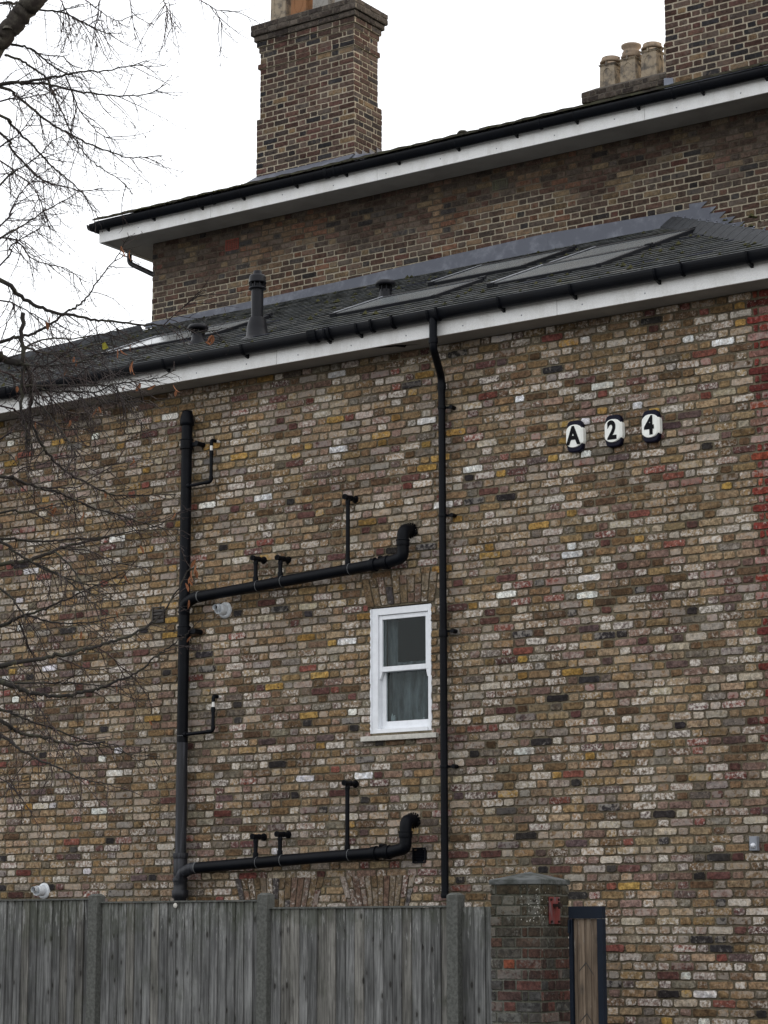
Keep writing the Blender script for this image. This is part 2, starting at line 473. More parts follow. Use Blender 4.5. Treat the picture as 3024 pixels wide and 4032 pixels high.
# ---- bricks
def brick_geo(quad, rng, proud=0.004, back=0.020, jit=0.0022, rnd=0.007):
    """quad: four (u, z) corners anticlockwise seen from outside; face towards -y"""
    ring = []
    for i in range(4):
        a, b = Vector(quad[i]), Vector(quad[(i + 1) % 4])
        L = (b - a).length
        c = min(rnd * rng.uniform(0.4, 1.6), L * 0.2)
        c2 = min(rnd * rng.uniform(0.4, 1.6), L * 0.2)
        d = (b - a) / L
        ring.append(a + d * c)
        if L > 0.15:
            ring.append(a + d * L * rng.uniform(0.25, 0.42)); ring.append(a + d * L * rng.uniform(0.55, 0.75))
        elif L > 0.08:
            ring.append(a + d * L * rng.uniform(0.35, 0.65))
        ring.append(b - d * c2)
    n = len(ring)
    cen = sum(ring, Vector((0, 0))) / n
    ring = [p + Vector((rng.uniform(-jit, jit), rng.uniform(-jit, jit))) for p in ring]
    vs, ed = [], []
    tilt = rng.uniform(-0.01, 0.01)
    for p in ring:
        d = (cen - p)
        q = p + d.normalized() * min(0.005, d.length * 0.3)
        vs.append((q.x, -proud - rng.uniform(-0.0012, 0.0012) - (q.x - cen.x) * tilt, q.y)); ed.append(0.86)
    for p in ring:
        vs.append((p.x, 0.001, p.y)); ed.append(1.0)
    for p in ring:
        vs.append((p.x, back, p.y)); ed.append(1.0)
    vs.append((cen.x, -proud - rng.uniform(0, 0.002), cen.y)); ed.append(0.2)
    c = 3 * n
    fs = [(c, i, (i + 1) % n) for i in range(n)]
    fs += [(i, n + i, n + (i + 1) % n, (i + 1) % n) for i in range(n)]
    fs += [(n + i, 2 * n + i, 2 * n + (i + 1) % n, n + (i + 1) % n) for i in range(n)]
    return vs, fs, ed

def courses(u0, u1, z0, z1, ch, per, holes=(), j=0.012, wander=0.0):
    """Flemish bond: (ua, ub, za, zb) of every brick between u0 and u1"""
    out = []
    rj = random.Random(int(abs(u0 * 100) + z0 * 10))
    st, hd = per * 2 / 3, per / 3
    row = 0
    z = z0
    while z < z1 - 0.02:
        za, zb = z + j / 2, z + ch - j / 2
        zc = (za + zb) / 2
        u = u1
        widths = [hd, (st - hd) / 2] if row % 2 else []
        t = 0
        while u > u0 + 0.01:
            if t < len(widths): w = widths[t]
            else: w = st if (t - len(widths)) % 2 == 0 else hd
            wj = w + (rj.uniform(-wander, wander) if t > 1 else 0)
            if t == 4: wj += rj.uniform(-1, 1) * wander * 2
            a, b = u - wj, u
            ia, ib = (a + j / 2 if a > u0 + 0.001 else u0), (b - j / 2 if b < u1 - 0.001 else u1)
            segs = [(ia, ib)]
            for h in holes:
                iv = h(zc)
                if iv is None: continue
                ns = []
                for (p, q) in segs:
                    if iv[1] <= p or iv[0] >= q: ns.append((p, q)); continue
                    if iv[0] - p > 0.03: ns.append((p, iv[0] - 0.003))
                    if q - iv[1] > 0.03: ns.append((iv[1] + 0.003, q))
                segs = ns
            for (p, q) in segs:
                if q - p > 0.025: out.append((p, q, za, zb))
            u -= (b - a)
            t += 1
        row += 1
        z += ch
    return out

def lay(bricks, place, rot, parent, mat1, mat, tonef, rng, name='brick', limit=300, visf=None, proud=0.004, wob=0.003, jit=0.0022, rnd=0.007):
    """place(u, z) -> world point of a local brick origin; the largest in the photograph become single parts, the rest one joined part"""
    info = []
    for (a, b, z0, z1) in bricks:
        uc, zc = (a + b) / 2, (z0 + z1) / 2
        p = place(uc, zc)
        ok, dz = seen(p, 30)
        if visf and not visf(uc, zc): ok = False
        info.append(((-(b - a) / dz) if ok else 1.0, uc, zc, b - a, z1 - z0, ok))
    order = sorted(range(len(info)), key=lambda i: info[i][0])
    single = set(i for i in order[:limit] if info[i][5])
    cache = {}
    mb = MB()
    Rm = Matrix.Rotation(rot, 3, 'Z')
    for i, (_, uc, zc, w_, h_, ok) in enumerate(info):
        tone = tonef(rng, uc, zc, w_)
        px = proud + rng.uniform(-wob, wob)
        rz = rng.uniform(-0.001, 0.001)
        zc += rng.uniform(-0.0012, 0.0012)
        if i in single:
            key = (round(w_, 3), round(h_, 3), rng.randrange(7))
            if key not in cache:
                g = MB(); vs, fs, ed = brick_geo([(-w_ / 2, -h_ / 2), (w_ / 2, -h_ / 2), (w_ / 2, h_ / 2), (-w_ / 2, h_ / 2)], rng, jit=jit, rnd=rnd)
                g.add(vs, fs, edge=ed)
                me = bpy.data.meshes.new('brick'); me.from_pydata(g.v, [], g.f); me.materials.append(mat1)
                a = me.attributes.new('edge', 'FLOAT', 'POINT'); a.data.foreach_set('value', g.edge)
                cache[key] = me
            o = bpy.data.objects.new(name, cache[key])
            o.location = place(uc, zc) + Rm @ Vector((0, -px + 0.004, 0))
            o.rotation_euler = (0, 0, rot)
            o.color = tone
            link(o, parent)
        else:
            vs, fs, ed = brick_geo([(-w_ / 2, -h_ / 2), (w_ / 2, -h_ / 2), (w_ / 2, h_ / 2), (-w_ / 2, h_ / 2)], rng, jit=jit, rnd=rnd)
            base = place(uc, zc)
            mb.add([base + Rm @ Vector((v[0], v[1] - px + 0.004, v[2])) for v in vs], fs, tone=tone, edge=ed)
    if mb.v:
        o = mb.build('brickwork', mat, parent)
        o['kind'] = 'stuff'
    return single

def lum(c, f): return (c[0] * f, c[1] * f, c[2] * f)
def pick(rng, tab):
    t = rng.random() * sum(a for a, _ in tab)
    for a, c in tab:
        t -= a
        if t <= 0: return c
    return tab[-1][1]
LOWP = dict(tan=(0.298, 0.200, 0.107), buff=(0.37, 0.270, 0.168), pink=(0.285, 0.190, 0.150), grey=(0.235, 0.200, 0.160), brown=(0.170, 0.108, 0.062),
            red=(0.25, 0.09, 0.07), dred=(0.15, 0.072, 0.062), yellow=(0.44, 0.275, 0.085), black=(0.045, 0.040, 0.040), pale=(0.47, 0.40, 0.31), white=(0.92, 0.92, 0.90), plum=(0.145, 0.10, 0.092))
def tone_low(rng, x, z, w_):
    t = min(1, max(0, (z - 3.2) / 3.0))
    b1 = noise.noise(Vector((x * 0.55, z * 0.9, 1.7)))
    b2 = noise.noise(Vector((x * 0.8, z * 1.3, 9.1)))
    if x > -8.20 and z > 2.6:
        c = pick(rng, [(5, (0.25, 0.050, 0.038)), (3, (0.16, 0.038, 0.032)), (1.3, (0.34, 0.19, 0.16)), (1.2, (0.34, 0.085, 0.045))])
        if z < 4.3 and rng.random() < 0.5: c = pick(rng, [(3, LOWP['pink']), (3, LOWP['tan']), (2, LOWP['plum']), (2, LOWP['pale'])])
        al = rng.uniform(0.1, 0.5)
    else:
        r = 1.0 if x > -11 else 0.7
        P = LOWP
        e1, e2 = math.exp(1.8 * b1), math.exp(1.8 * b2)
        c = pick(rng, [((22 + 10 * t) * e1, P['tan']), (16 * e2, P['buff']), ((14 - 6 * t) / e1, P['pink']), ((13 - 8 * t) / e1, P['grey']), (14 / e2, P['brown']), (4.2 * r, P['red']), (6.5 * r, P['dred']),
                       (0.8 + 4.5 * t, P['yellow']), (4.5 - 3.6 * t, P['black']), (8 * e2, P['pale']), (1.0 + 1.4 * t, P['white']), ((3.5 - 1 * t) / e2, P['plum'])])
        al = rng.random() ** 1.2
        if c == P['black']: al = rng.uniform(0, 0.35)
        if c == P['yellow']: al *= 0.45
    f = rng.uniform(0.78, 1.2)
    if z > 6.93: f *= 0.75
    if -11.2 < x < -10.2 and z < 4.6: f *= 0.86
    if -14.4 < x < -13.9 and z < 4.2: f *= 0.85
    return (c[0] * f, c[1] * f * rng.uniform(0.96, 1.04), c[2] * f * rng.uniform(0.92, 1.08), al)
def tone_up(rng, x, z, w_):
    c = pick(rng, [(30, (0.105, 0.073, 0.056)), (14, (0.115, 0.068, 0.052)), (16, (0.090, 0.070, 0.057)), (7, (0.19, 0.14, 0.085)), (1.5, (0.13, 0.062, 0.048)), (7, (0.055, 0.05, 0.048))])
    if abs(x + 13.5) < 1.0 or abs(x + 16.7) < 0.7:
        c = pick(rng, [(5, c), (3, (0.20, 0.135, 0.085)), (1.4, (0.19, 0.10, 0.065))])
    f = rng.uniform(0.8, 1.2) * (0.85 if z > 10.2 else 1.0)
    return (c[0] * f, c[1] * f, c[2] * f, rng.random() * 0.9)
def tone_ch(rng, x, z, w_):
    c = pick(rng, [(30, (0.098, 0.062, 0.050)), (14, (0.11, 0.060, 0.047)), (12, (0.062, 0.048, 0.043)), (4, (0.21, 0.145, 0.085)), (9, (0.035, 0.033, 0.036)), (3, (0.135, 0.07, 0.058))])
    f = rng.uniform(0.8, 1.2)
    return (c[0] * f, c[1] * f, c[2] * f, rng.random() * 0.8)
def tone_sooty(rng, x, z, w_):
    c = pick(rng, [(3, (0.085, 0.072, 0.062)), (2, (0.06, 0.05, 0.045)), (1, (0.12, 0.10, 0.085))])
    return c + (rng.random() * 0.9,)
def tone_pier(rng, x, z, w_):
    t = min(1, max(0, (z - 1.25) / 0.6))
    a = (0.12, 0.054, 0.045) if rng.random() < 0.35 else (0.085, 0.052, 0.046)
    if rng.random() < 0.25: a = (0.075, 0.072, 0.068)
    if rng.random() < 0.012: a = (0.28, 0.075, 0.04)
    b = (0.060, 0.050, 0.032)
    f = rng.uniform(0.8, 1.2)
    return tuple((a[i] * (1 - t) + b[i] * t) * f for i in range(3)) + (rng.uniform(0.1, 0.7),)
# ------------------------------------------------------------------ ground
g = MB(); g.add([(-400, -400, 0), (400, -400, 0), (400, 400, 0), (-400, 400, 0)], [(0, 1, 2, 3)])
tag(g.build('ground', M['asphalt']), kind='structure')
g = MB(); g.box((-60, -16, 0.004), (40, -12.6, 0.12))
tag(g.build('pavement', M['paving']), kind='structure')

# ------------------------------------------------------------------ the house
house = empty('house', (-14, 4, 0), 'brown brick house with slate lean-to roof, white eaves and tall chimneys', 'house')
rng = random.Random(11)
WX0, WX1 = -23.5, -7.975
PER, CH = 0.3441, 0.075
SOF = 7.08
# openings
win = (-12.153, -11.484, 3.455, 4.64)
def lerp(a, b, t): return a + (b - a) * t
def hole_win(z):
    if 3.385 < z < 4.63: return (win[0], win[1])
def hole_sill(z):
    if 3.38 < z < 3.43: return (-12.24, -11.40)
def hole_arch(z):
    if 4.63 <= z < 4.93:
        t = (z - 4.63) / 0.3
        return (lerp(-12.185, -12.27, t), lerp(-11.44, -11.40, t))
def hole_a1(z):
    if z < 2.15:
        t = (2.15 - z) / 0.3
        return (lerp(-13.755, -13.66, t), lerp(-12.685, -12.78, t))
def hole_a2(z):
    if z < 2.15:
        t = (2.15 - z) / 0.3
        return (lerp(-12.515, -12.40, t), lerp(-11.655, -11.74, t))
def hole_box(x0, x1, z0, z1): return lambda z: (x0, x1) if z0 < z < z1 else None
holes = [hole_win, hole_arch, hole_a1, hole_a2, hole_box(-14.84, -14.685, 4.70, 4.865), hole_box(-11.69, -11.543, 2.25, 2.39)]
# backing with a real opening
mb = MB()
bk = 0.008
mb.box((WX0, bk, 0), (win[0], 0.33, SOF + 0.15)); mb.box((win[1], bk, 0), (WX1 - bk, 0.33, SOF + 0.15))
mb.box((win[0], bk, 0), (win[1], 0.33, win[2])); mb.box((win[0], bk, win[3]), (win[1], 0.33, SOF + 0.15))
mb.box((WX1 - 0.33, 0.33, 0), (WX1 - bk, 4.6, SOF + 0.15)); mb.box((WX0, 0.33, 0), (WX0 + 0.3, 9.5, SOF + 0.15))
lw = mb.build('lower_wall', M['mortar_low'], house)
tag(lw, 'mixed yellow, pink and grey stock brick wall of the lower storey')
bl = courses(-17.6, WX1, SOF - CH * 92, SOF, CH, PER, holes, 0.0155, 0.007)
bl = [b for b in bl if b[2] > 0.3 and not (b[0] < -10.4 and b[3] < 1.6)]
def vis_low(x, z):
    if x < -9.4 and z < 1.99: return False
    if -9.4 < x < -8.4 and z < 2.2: return False
    return z > 0.5
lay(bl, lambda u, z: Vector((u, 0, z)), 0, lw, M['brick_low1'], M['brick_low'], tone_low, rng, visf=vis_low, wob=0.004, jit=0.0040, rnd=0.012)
# the rest of that wall, out of the picture, in the same bond but plainer
# arches
def arch(parent, cx_b0, cx_b1, zb, cx_t0, cx_t1, zt, n, rng, camber=0.0):
    for k in range(n):
        t0, t1 = k / n, (k + 1) / n
        def pt(t, s):
            xb, xt = lerp(cx_b0, cx_b1, t), lerp(cx_t0, cx_t1, t)
            z0 = zb + camber * (1 - (2 * t - 1) ** 2)
            return Vector((lerp(xb, xt, s), lerp(z0, zt, s)))
        cuts = [0, 0.64, 1] if k % 2 else [0, 0.36, 1]
        if rng.random() < 0.25: cuts = [0, 1]
        for s0, s1 in zip(cuts, cuts[1:]):
            a, b, c, d = pt(t0, s0), pt(t1, s0), pt(t1, s1), pt(t0, s1)
            ce = (a + b + c + d) / 4
            q = []
            for p in (a, b, c, d):
                v = p - ce
                q.append((v.x - math.copysign(0.005, v.x), v.y - math.copysign(0.005, v.y)))
            m = MB(); vs, fs, ed = brick_geo(q, rng, jit=0.003, rnd=0.008); m.add(vs, fs, edge=ed)
            o = m.build('arch_brick', M['brick_low1'], parent, Vector((ce.x, -rng.uniform(0, 0.005), ce.y)))
            tn = tone_low(rng, -12, 4.5, 0.1)
            tn = pick(rng, [(3, (0.19, 0.135, 0.08)), (2, (0.23, 0.165, 0.095)), (2, (0.20, 0.13, 0.095)), (0.25, (0.15, 0.08, 0.06)), (1.5, (0.26, 0.205, 0.14)), (0.6, (0.08, 0.07, 0.07))]) + (rng.random() * 0.8,)
            o.color = tn
wa = empty('window_arch', (-11.82, 0, 4.65), None, None, parent=house)
arch(wa, -12.185, -11.44, 4.640, -12.27, -11.40, 4.93, 10, rng, 0.012)
wa = empty('door_arch', (-13.2, 0, 1.9), None, None, parent=house)
arch(wa, -13.66, -12.78, 1.82, -13.755, -12.685, 2.15, 14, rng)
wa = empty('door_arch', (-12.1, 0, 1.9), None, None, parent=house)
arch(wa, -12.40, -11.74, 1.82, -12.515, -11.655, 2.15, 12, rng)

# ---- sash window
sw = empty('sash_window', (-11.82, 0.03, 3.45), None, None, parent=house)
sw['label'] = 'white painted sash window with two panes, grey curtain behind the lower one'
W0, W1, Z0, Z1 = win
m = MB()
fy0, fy1 = 0.012, 0.16
m.box((W0, fy0, Z0), (W0 + 0.066, fy1, Z1 - 0.01)); m.box((W1 - 0.040, fy0, Z0), (W1, fy1, Z1 - 0.01))
m.box((W0 + 0.066, fy0 + 0.001, Z1 - 0.075), (W1 - 0.040, fy1, Z1 - 0.011)); m.box((W0 + 0.066, fy0 - 0.012, Z0), (W1 - 0.04, fy1, Z0 + 0.038))
bevel(m.build('window_frame', M['frame_white'], sw), 0.003)
a0, a1 = W0 + 0.068, W1 - 0.042
m = MB()                                                # upper sash, nearer the street
y0, y1 = 0.030, 0.070
m.box((a0, y0, 4.03), (a0 + 0.036, y1, 4.562)); m.box((a1 - 0.036, y0, 4.03), (a1, y1, 4.562))
m.box((a0 + 0.036, y0 + 0.001, 4.522), (a1 - 0.036, y1, 4.562)); m.box((a0 + 0.036, y0 + 0.001, 4.03), (a1 - 0.036, y1, 4.078))
for xx in (a0, a1 - 0.034):                             # sash horns
    m.prism([(xx, 4.03), (xx + 0.034, 4.03), (xx + (0.034 if xx > a0 else 0.022), 3.99), (xx + (0.026 if xx > a0 else 0.012), 3.96), (xx + (0.014 if xx > a0 else 0.0), 3.96)], 'y', y0 + 0.002, y1)
bevel(m.build('upper_sash', M['frame_white'], sw), 0.003)
m = MB()
y0, y1 = 0.078, 0.118
m.box((a0 + 0.0, y0, 3.494), (a0 + 0.044, y1, 4.075)); m.box((a1 - 0.04, y0, 3.494), (a1, y1, 4.075))
m.box((a0 + 0.044, y0 + 0.001, 4.03), (a1 - 0.04, y1, 4.074)); m.box((a0 + 0.044, y0 + 0.001, 3.495), (a1 - 0.04, y1, 3.568))
bevel(m.build('lower_sash', M['frame_white'], sw), 0.003)
boxo('pane', (a0 + 0.03, 0.050, 4.07), (a1 - 0.03, 0.054, 4.53), M['glass'], sw)
boxo('pane', (a0 + 0.04, 0.098, 3.56), (a1 - 0.036, 0.102, 4.04), M['glass'], sw)
m = MB(); r_ = random.Random(3)                         # ragged paint line over the brick arrises
for side, xe, dx in ((0, W0, -1), (1, W1, 1)):
    prev = None; z = Z0
    pts = []
    while z < Z1 - 0.01:
        pts.append((xe + dx * r_.choice([0.003, 0.006, 0.010, 0.012]), z)); z += r_.uniform(0.012, 0.035)
    pts.append((xe, Z1 - 0.012))
    for p, q in zip(pts, pts[1:]):
        m.add([(xe - dx * 0.001, -0.0075, p[1]), (p[0], -0.0075, p[1]), (q[0], -0.0075, q[1]), (xe - dx * 0.001, -0.0075, q[1]), (xe - dx * 0.001, 0.014, p[1]), (p[0], 0.006, p[1]), (q[0], 0.006, q[1]), (xe - dx * 0.001, 0.014, q[1])],
              [(0, 1, 2, 3), (1, 5, 6, 2), (0, 4, 7, 3), (0, 1, 5, 4), (3, 2, 6, 7)])
m.build('paint_edge', M['frame_white'], sw)
m = MB(); m.box((-12.247, -0.045, 3.382), (-11.402, 0.012, 3.428))
bevel(m.build('window_sill', M['sill_stone'], sw), 0.004)
m = MB()                                                # gathered curtain
for i in range(60):
    x = a0 + (a1 - a0) * i / 59
    yy = 0.185 + 0.018 * math.sin(i * 0.83) + 0.01 * math.sin(i * 0.37 + 1)
    m.v += [(x, yy, 3.50), (x, yy + 0.01, 4.13)]
for i in range(59):
    m.f.append((2 * i, 2 * i + 2, 2 * i + 3, 2 * i + 1)); m.sm.append(True)
m.build('curtain', M['curtain'], sw)
m = MB(); m.v += [(a0, 0.18, 4.05), (a0 + 0.1, 0.20, 4.05), (a0 + 0.1, 0.20, 4.62), (a0, 0.18, 4.62)]; m.f.append((0, 1, 2, 3)); m.sm.append(False)
m.build('curtain', M['curtain'], sw)
m = MB()
for i, (x, h, rr) in enumerate(((a0 + 0.075, 0.085, 0.012), (a0 + 0.10, 0.07, 0.016), (a1 - 0.13, 0.035, 0.010))):
    m.lathe([(0.001, 0), (rr, 0), (rr, h * 0.7), (rr * 0.5, h * 0.85), (rr * 0.5, h), (0.001, h)], (x, 0.14, 3.56), 10)
m.build('bottle', M['grey_pvc'], sw)
m = MB()                                                # dark room behind the glass (five inner faces)
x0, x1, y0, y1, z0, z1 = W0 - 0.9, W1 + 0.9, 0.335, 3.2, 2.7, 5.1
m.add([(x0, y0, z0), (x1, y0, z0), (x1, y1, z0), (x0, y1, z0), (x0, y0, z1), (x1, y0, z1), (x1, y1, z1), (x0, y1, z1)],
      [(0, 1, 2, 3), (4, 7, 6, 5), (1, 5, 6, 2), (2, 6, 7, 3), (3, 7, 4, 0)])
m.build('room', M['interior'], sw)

# ---- lower eave
CRACK = [(-11.98, -0.285), (-11.80, -0.262), (-11.70, -0.24), (-11.62, -0.20), (-11.50, -0.13), (-11.63, -0.17), (-11.68, -0.12), (-11.74, -0.20), (-11.83, -0.22)]
m = MB(); m.box((-24.2, -0.305, SOF), (-7.66, 0.0, SOF + 0.012)); m.box((-7.99, 0.0, SOF), (-7.66, 4.6, SOF + 0.012))
m.build('soffit', M['soffit'], house)
m = MB(); zc = SOF - 0.002
m.add([(x_, y_, zc) for x_, y_ in CRACK], [tuple(range(len(CRACK)))])
m.build('soffit_crack', M['dark_void'], house)
xs = [-24.2, -20.6, -16.95, -13.05, -9.9, -7.64]
fa = empty('fascia', (-14, -0.31, SOF), None, None, parent=house)
for a, b in zip(xs, xs[1:]):
    m = MB(); m.box((a + 0.002, -0.325, SOF - 0.012), (b - 0.002, -0.305, SOF + 0.20))
    bevel(m.build('fascia_board', M['fascia'], fa), 0.002)
m = MB(); m.box((-7.66, -0.305, SOF - 0.012), (-7.64, 4.6, SOF + 0.20)); m.build('fascia_board', M['fascia'], fa)
m = MB()
for i in range(14):
    x = -17.2 + i * 0.63
    m.lathe([(0.001, 0.004), (0.006, 0.003), (0.007, 0)], (x, -0.325, SOF + 0.045), 8, 'y')
m.build('screw_head', M['metal_grey'], fa)
DEEP = 1.62
def gutter(parent, x0, x1, y, z, r, joints, brackets, clips=()):
    gm = MB(); n = 12
    prof = [(math.cos(math.pi + math.pi * k / n) * r, math.sin(math.pi + math.pi * k / n) * r * DEEP) for k in range(n + 1)]
    inn = [(p[0] * 0.94, p[1] * 0.94) for p in prof]
    prof = prof + inn[::-1]
    N_ = len(prof)
    for i, xx in enumerate((x0, x1)):
        gm.v += [(xx, y + p[0], z + p[1]) for p in prof]
    gm.f += [(k, (k + 1) % N_, N_ + (k + 1) % N_, N_ + k) for k in range(N_)]
    gm.sm += [k not in (n, N_ - 1) for k in range(N_)]
    gm.f += [tuple([k, k + 1, N_ - 2 - k, N_ - 1 - k]) for k in range(n)] + [tuple([N_ + k, N_ + N_ - 1 - k, N_ + N_ - 2 - k, N_ + k + 1]) for k in range(n)]
    gm.sm += [False] * (2 * n)
    go = gm.build('gutter', M['black_plastic'], parent)
    for xx, ww in joints:
        jm = MB(); R2 = r + 0.007
        pr = [(y + math.cos(math.pi + math.pi * k / n) * R2, z + math.sin(math.pi + math.pi * k / n) * R2 * DEEP) for k in range(n + 1)] + [(y + R2 - 0.002, z + 0.006), (y - R2 - 0.0, z + 0.006)]
        jm.prism(pr, 'x', xx - ww / 2, xx + ww / 2)
        jm.build('gutter_joint', M['black_plastic'], go)
    for xx in brackets:
        jm = MB(); R2 = r + 0.004
        pr = [(y + math.cos(math.pi + math.pi * k / n) * R2, z + math.sin(math.pi + math.pi * k / n) * R2 * DEEP) for k in range(n + 1)]
        pr[-1] = (y + r + 0.0, z + 0.004)
        jm.prism(pr, 'x', xx - 0.012, xx + 0.012)
        jm.prism([(y + 0.0, z - r * DEEP - 0.002), (y + r + 0.004, z - r * DEEP - 0.024), (y + r + 0.004, z - 0.02), (y + 0.02, z - r * DEEP + 0.01)], 'x', xx - 0.012, xx + 0.012)
        jm.build('gutter_bracket', M['black_plastic'], go)
    return go
gutter(house, -24.3, -7.55, -0.388, 7.298, 0.060, [(-12.55, 0.10), (-12.35, 0.022), (-16.6, 0.1), (-11.86, 0.022), (-11.62, 0.02), (-11.12, 0.02), (-8.6, 0.012)],
       [-17.5, -16.5, -15.4, -14.4, -13.4, -12.40, -12.03, -11.22, -10.45, -9.70, -8.86, -7.98])

# ---- lower slate roof
Y0, Zr0, Y1, Zr1 = -0.34, 7.305, 4.57, 9.41
sl = (Zr1 - Zr0) / (Y1 - Y0)
ang = math.atan(sl)
def rz_(y): return Zr0 + (y - Y0) * sl
m = MB()
m.add([(-23.9, Y0, Zr0), (-7.55, Y0, Zr0), (-11.15, Y1, Zr1), (-18.85, Y1, Zr1)], [(0, 1, 2, 3)])
m.add([(-7.55, Y0, Zr0), (-7.55, Y1, Zr0), (-11.15, Y1, Zr1)], [(0, 1, 2)])
m.add([(-23.9, Y0, Zr0), (-18.85, Y1, Zr1), (-18.85, 9.5, Zr1), (-23.9, 9.5, Zr0)], [(0, 1, 2, 3)])
lr = m.build('lower_roof', M['slate_plain'], house)
tag(lr, 'low pitched roof of dark grey mossy slates')
rows = 24
gl = math.hypot(Y1 - Y0, Zr1 - Zr0) / rows
ty, tz = math.cos(ang), math.sin(ang)
slates = []
rs = random.Random(7)
for r in range(rows):
    x = -20.6 + (0.14 if r % 2 else 0)
    while x < -7.5:
        wd = 0.275
        s0 = r * gl
        yc = Y0 + s0 * ty
        t = r / rows
        xl, xr = lerp(-23.9, -18.85, t), lerp(-7.55, -11.15, t)
        if x + wd / 2 > xl and x + wd < xr + 0.03:
            slates.append((x, x + wd - 0.004, s0, s0 + gl * 1.12))
        x += wd
def slate_tone(r):
    c = pick(r, [(6, (0.15, 0.157, 0.142)), (3, (0.13, 0.138, 0.128)), (3, (0.18, 0.182, 0.16)), (0.5, (0.08, 0.085, 0.10)), (0.3, (0.24, 0.235, 0.20))])
    f = r.uniform(0.85, 1.15) * 0.92
    return (c[0] * f, c[1] * f, c[2] * f * 1.10, 1)
info = sorted(range(len(slates)), key=lambda i: (not seen((slates[i][0] + .13, Y0 + slates[i][2] * ty, Zr0 + slates[i][2] * tz), 0)[0], seen((slates[i][0] + .13, Y0 + slates[i][2] * ty, Zr0 + slates[i][2] * tz))[1]))
single = set(info[:300])
sm_ = []
for v in range(5):
    k = MB(); w_, L_ = 0.271, gl * 1.12
    d = lambda: rs.uniform(-0.0018, 0.0018)
    k.add([(0, d(), 0.017), (w_ * 0.5, d(), 0.017 + d() * .4), (w_, d(), 0.017), (w_, L_, 0), (0, L_, 0), (0, d(), 0.025), (w_ * 0.5, -0.002 + d(), 0.025 + d() * .5), (w_, d(), 0.025), (w_, L_, 0.008), (0, L_, 0.008)],
          [(5, 6, 7, 8, 9), (0, 1, 6, 5), (1, 2, 7, 6), (2, 3, 8, 7), (4, 0, 5, 9), (0, 4, 3, 2, 1)])
    me = bpy.data.meshes.new('slate'); me.from_pydata(k.v, [], k.f); me.materials.append(M['slate1']); sm_.append((me, k))
Rx = Matrix.Rotation(ang, 3, 'X')
joined = MB()
for i, (xa, xb, s0, s1) in enumerate(slates):
    me, k = rs.choice(sm_)
    loc = Vector((xa, Y0 + s0 * ty, Zr0 + s0 * tz + 0.002 + rs.uniform(0, 0.002)))
    rz = rs.uniform(-0.006, 0.006)
    if i in single:
        o = bpy.data.objects.new('slate', me); o.location = loc; o.rotation_euler = (ang, 0, 0); o.color = slate_tone(rs)
        link(o, lr)
    else:
        joined.add([loc + Rx @ Vector(v) for v in k.v], k.f, tone=slate_tone(rs))
o = joined.build('slating', M['slate'], lr); o['kind'] = 'stuff'
# moss
mo = MB()
for i in range(700):
    r = rs.random()
    s = rs.uniform(0, rows * gl) // gl * gl + rs.uniform(-0.01, 0.02)
    x = rs.uniform(-20, -8)
    y = Y0 + s * ty; z = Zr0 + s * tz + 0.018
    a = rs.uniform(0.006, 0.034) * (1.0 if rs.random() < .7 else 0.5)
    mo.add([(x + a * 1.6 * rs.uniform(.6, 1), y, z), (x, y + a, z), (x - a * 1.6, y, z), (x, y - a, z), (x + rs.uniform(-.3, .3) * a, y, z + a * rs.uniform(0.8, 1.5)), ], [(0, 1, 4), (1, 2, 4), (2, 3, 4), (3, 0, 4)])
o = mo.build('moss', M['moss'], lr); o['kind'] = 'stuff'
# hip tiles, right hip and left hip
def hips(A, B, step, tone):
    A, B = Vector(A), Vector(B)
    n = int((B - A).length / step)
    d = (B - A).normalized()
    side = d.cross(Vector((0, 0, 1))).normalized()
    up = side.cross(d).normalized()
    for i in range(n):
        p = A + d * i * step; q = p + d * (step * 1.06)
        lift = 0.012
        k = MB(); ring = []
        wd = 0.15
        for (c, l) in ((p, lift + 0.002), (q, lift - 0.001)):
            for a, h in ((-wd, -0.07), (-wd * .5, 0.002), (-wd * .12, 0.046), (wd * .12, 0.046), (wd * .5, 0.002), (wd, -0.07), (wd, -0.095), (-wd, -0.095)):
                ring.append(c + side * a + up * (h + l + 0.02))
        k.add(ring, [(j, (j + 1) % 8, 8 + (j + 1) % 8, 8 + j) for j in range(8)] + [tuple(range(8))[::-1], tuple(range(8, 16))])
        k.build('hip_tile', M['ridge_tile'], lr)
hips((-7.6, Y0 + 0.02, Zr0 + 0.02), (-11.2, Y1 + 0.0, Zr1 + 0.04), 0.40, 0)
hips((-23.8, Y0, Zr0 + 0.02), (-18.9, Y1, Zr1), 0.42, 0)
# nails along the right hip
nm = MB()
A, B = Vector((-7.6, Y0 + 0.02, Zr0 + 0.02)), Vector((-11.2, Y1, Zr1 + 0.04))
for i in range(26):
    p = A.lerp(B, (i + 0.5) / 26) + Vector((0.03 * (1 if i % 2 else -1), 0, 0.085))
    nm.lathe([(0.012, 0), (0.010, 0.010), (0.001, 0.014)], p, 6)
nm.build('tile_nail', M['lead'], lr)

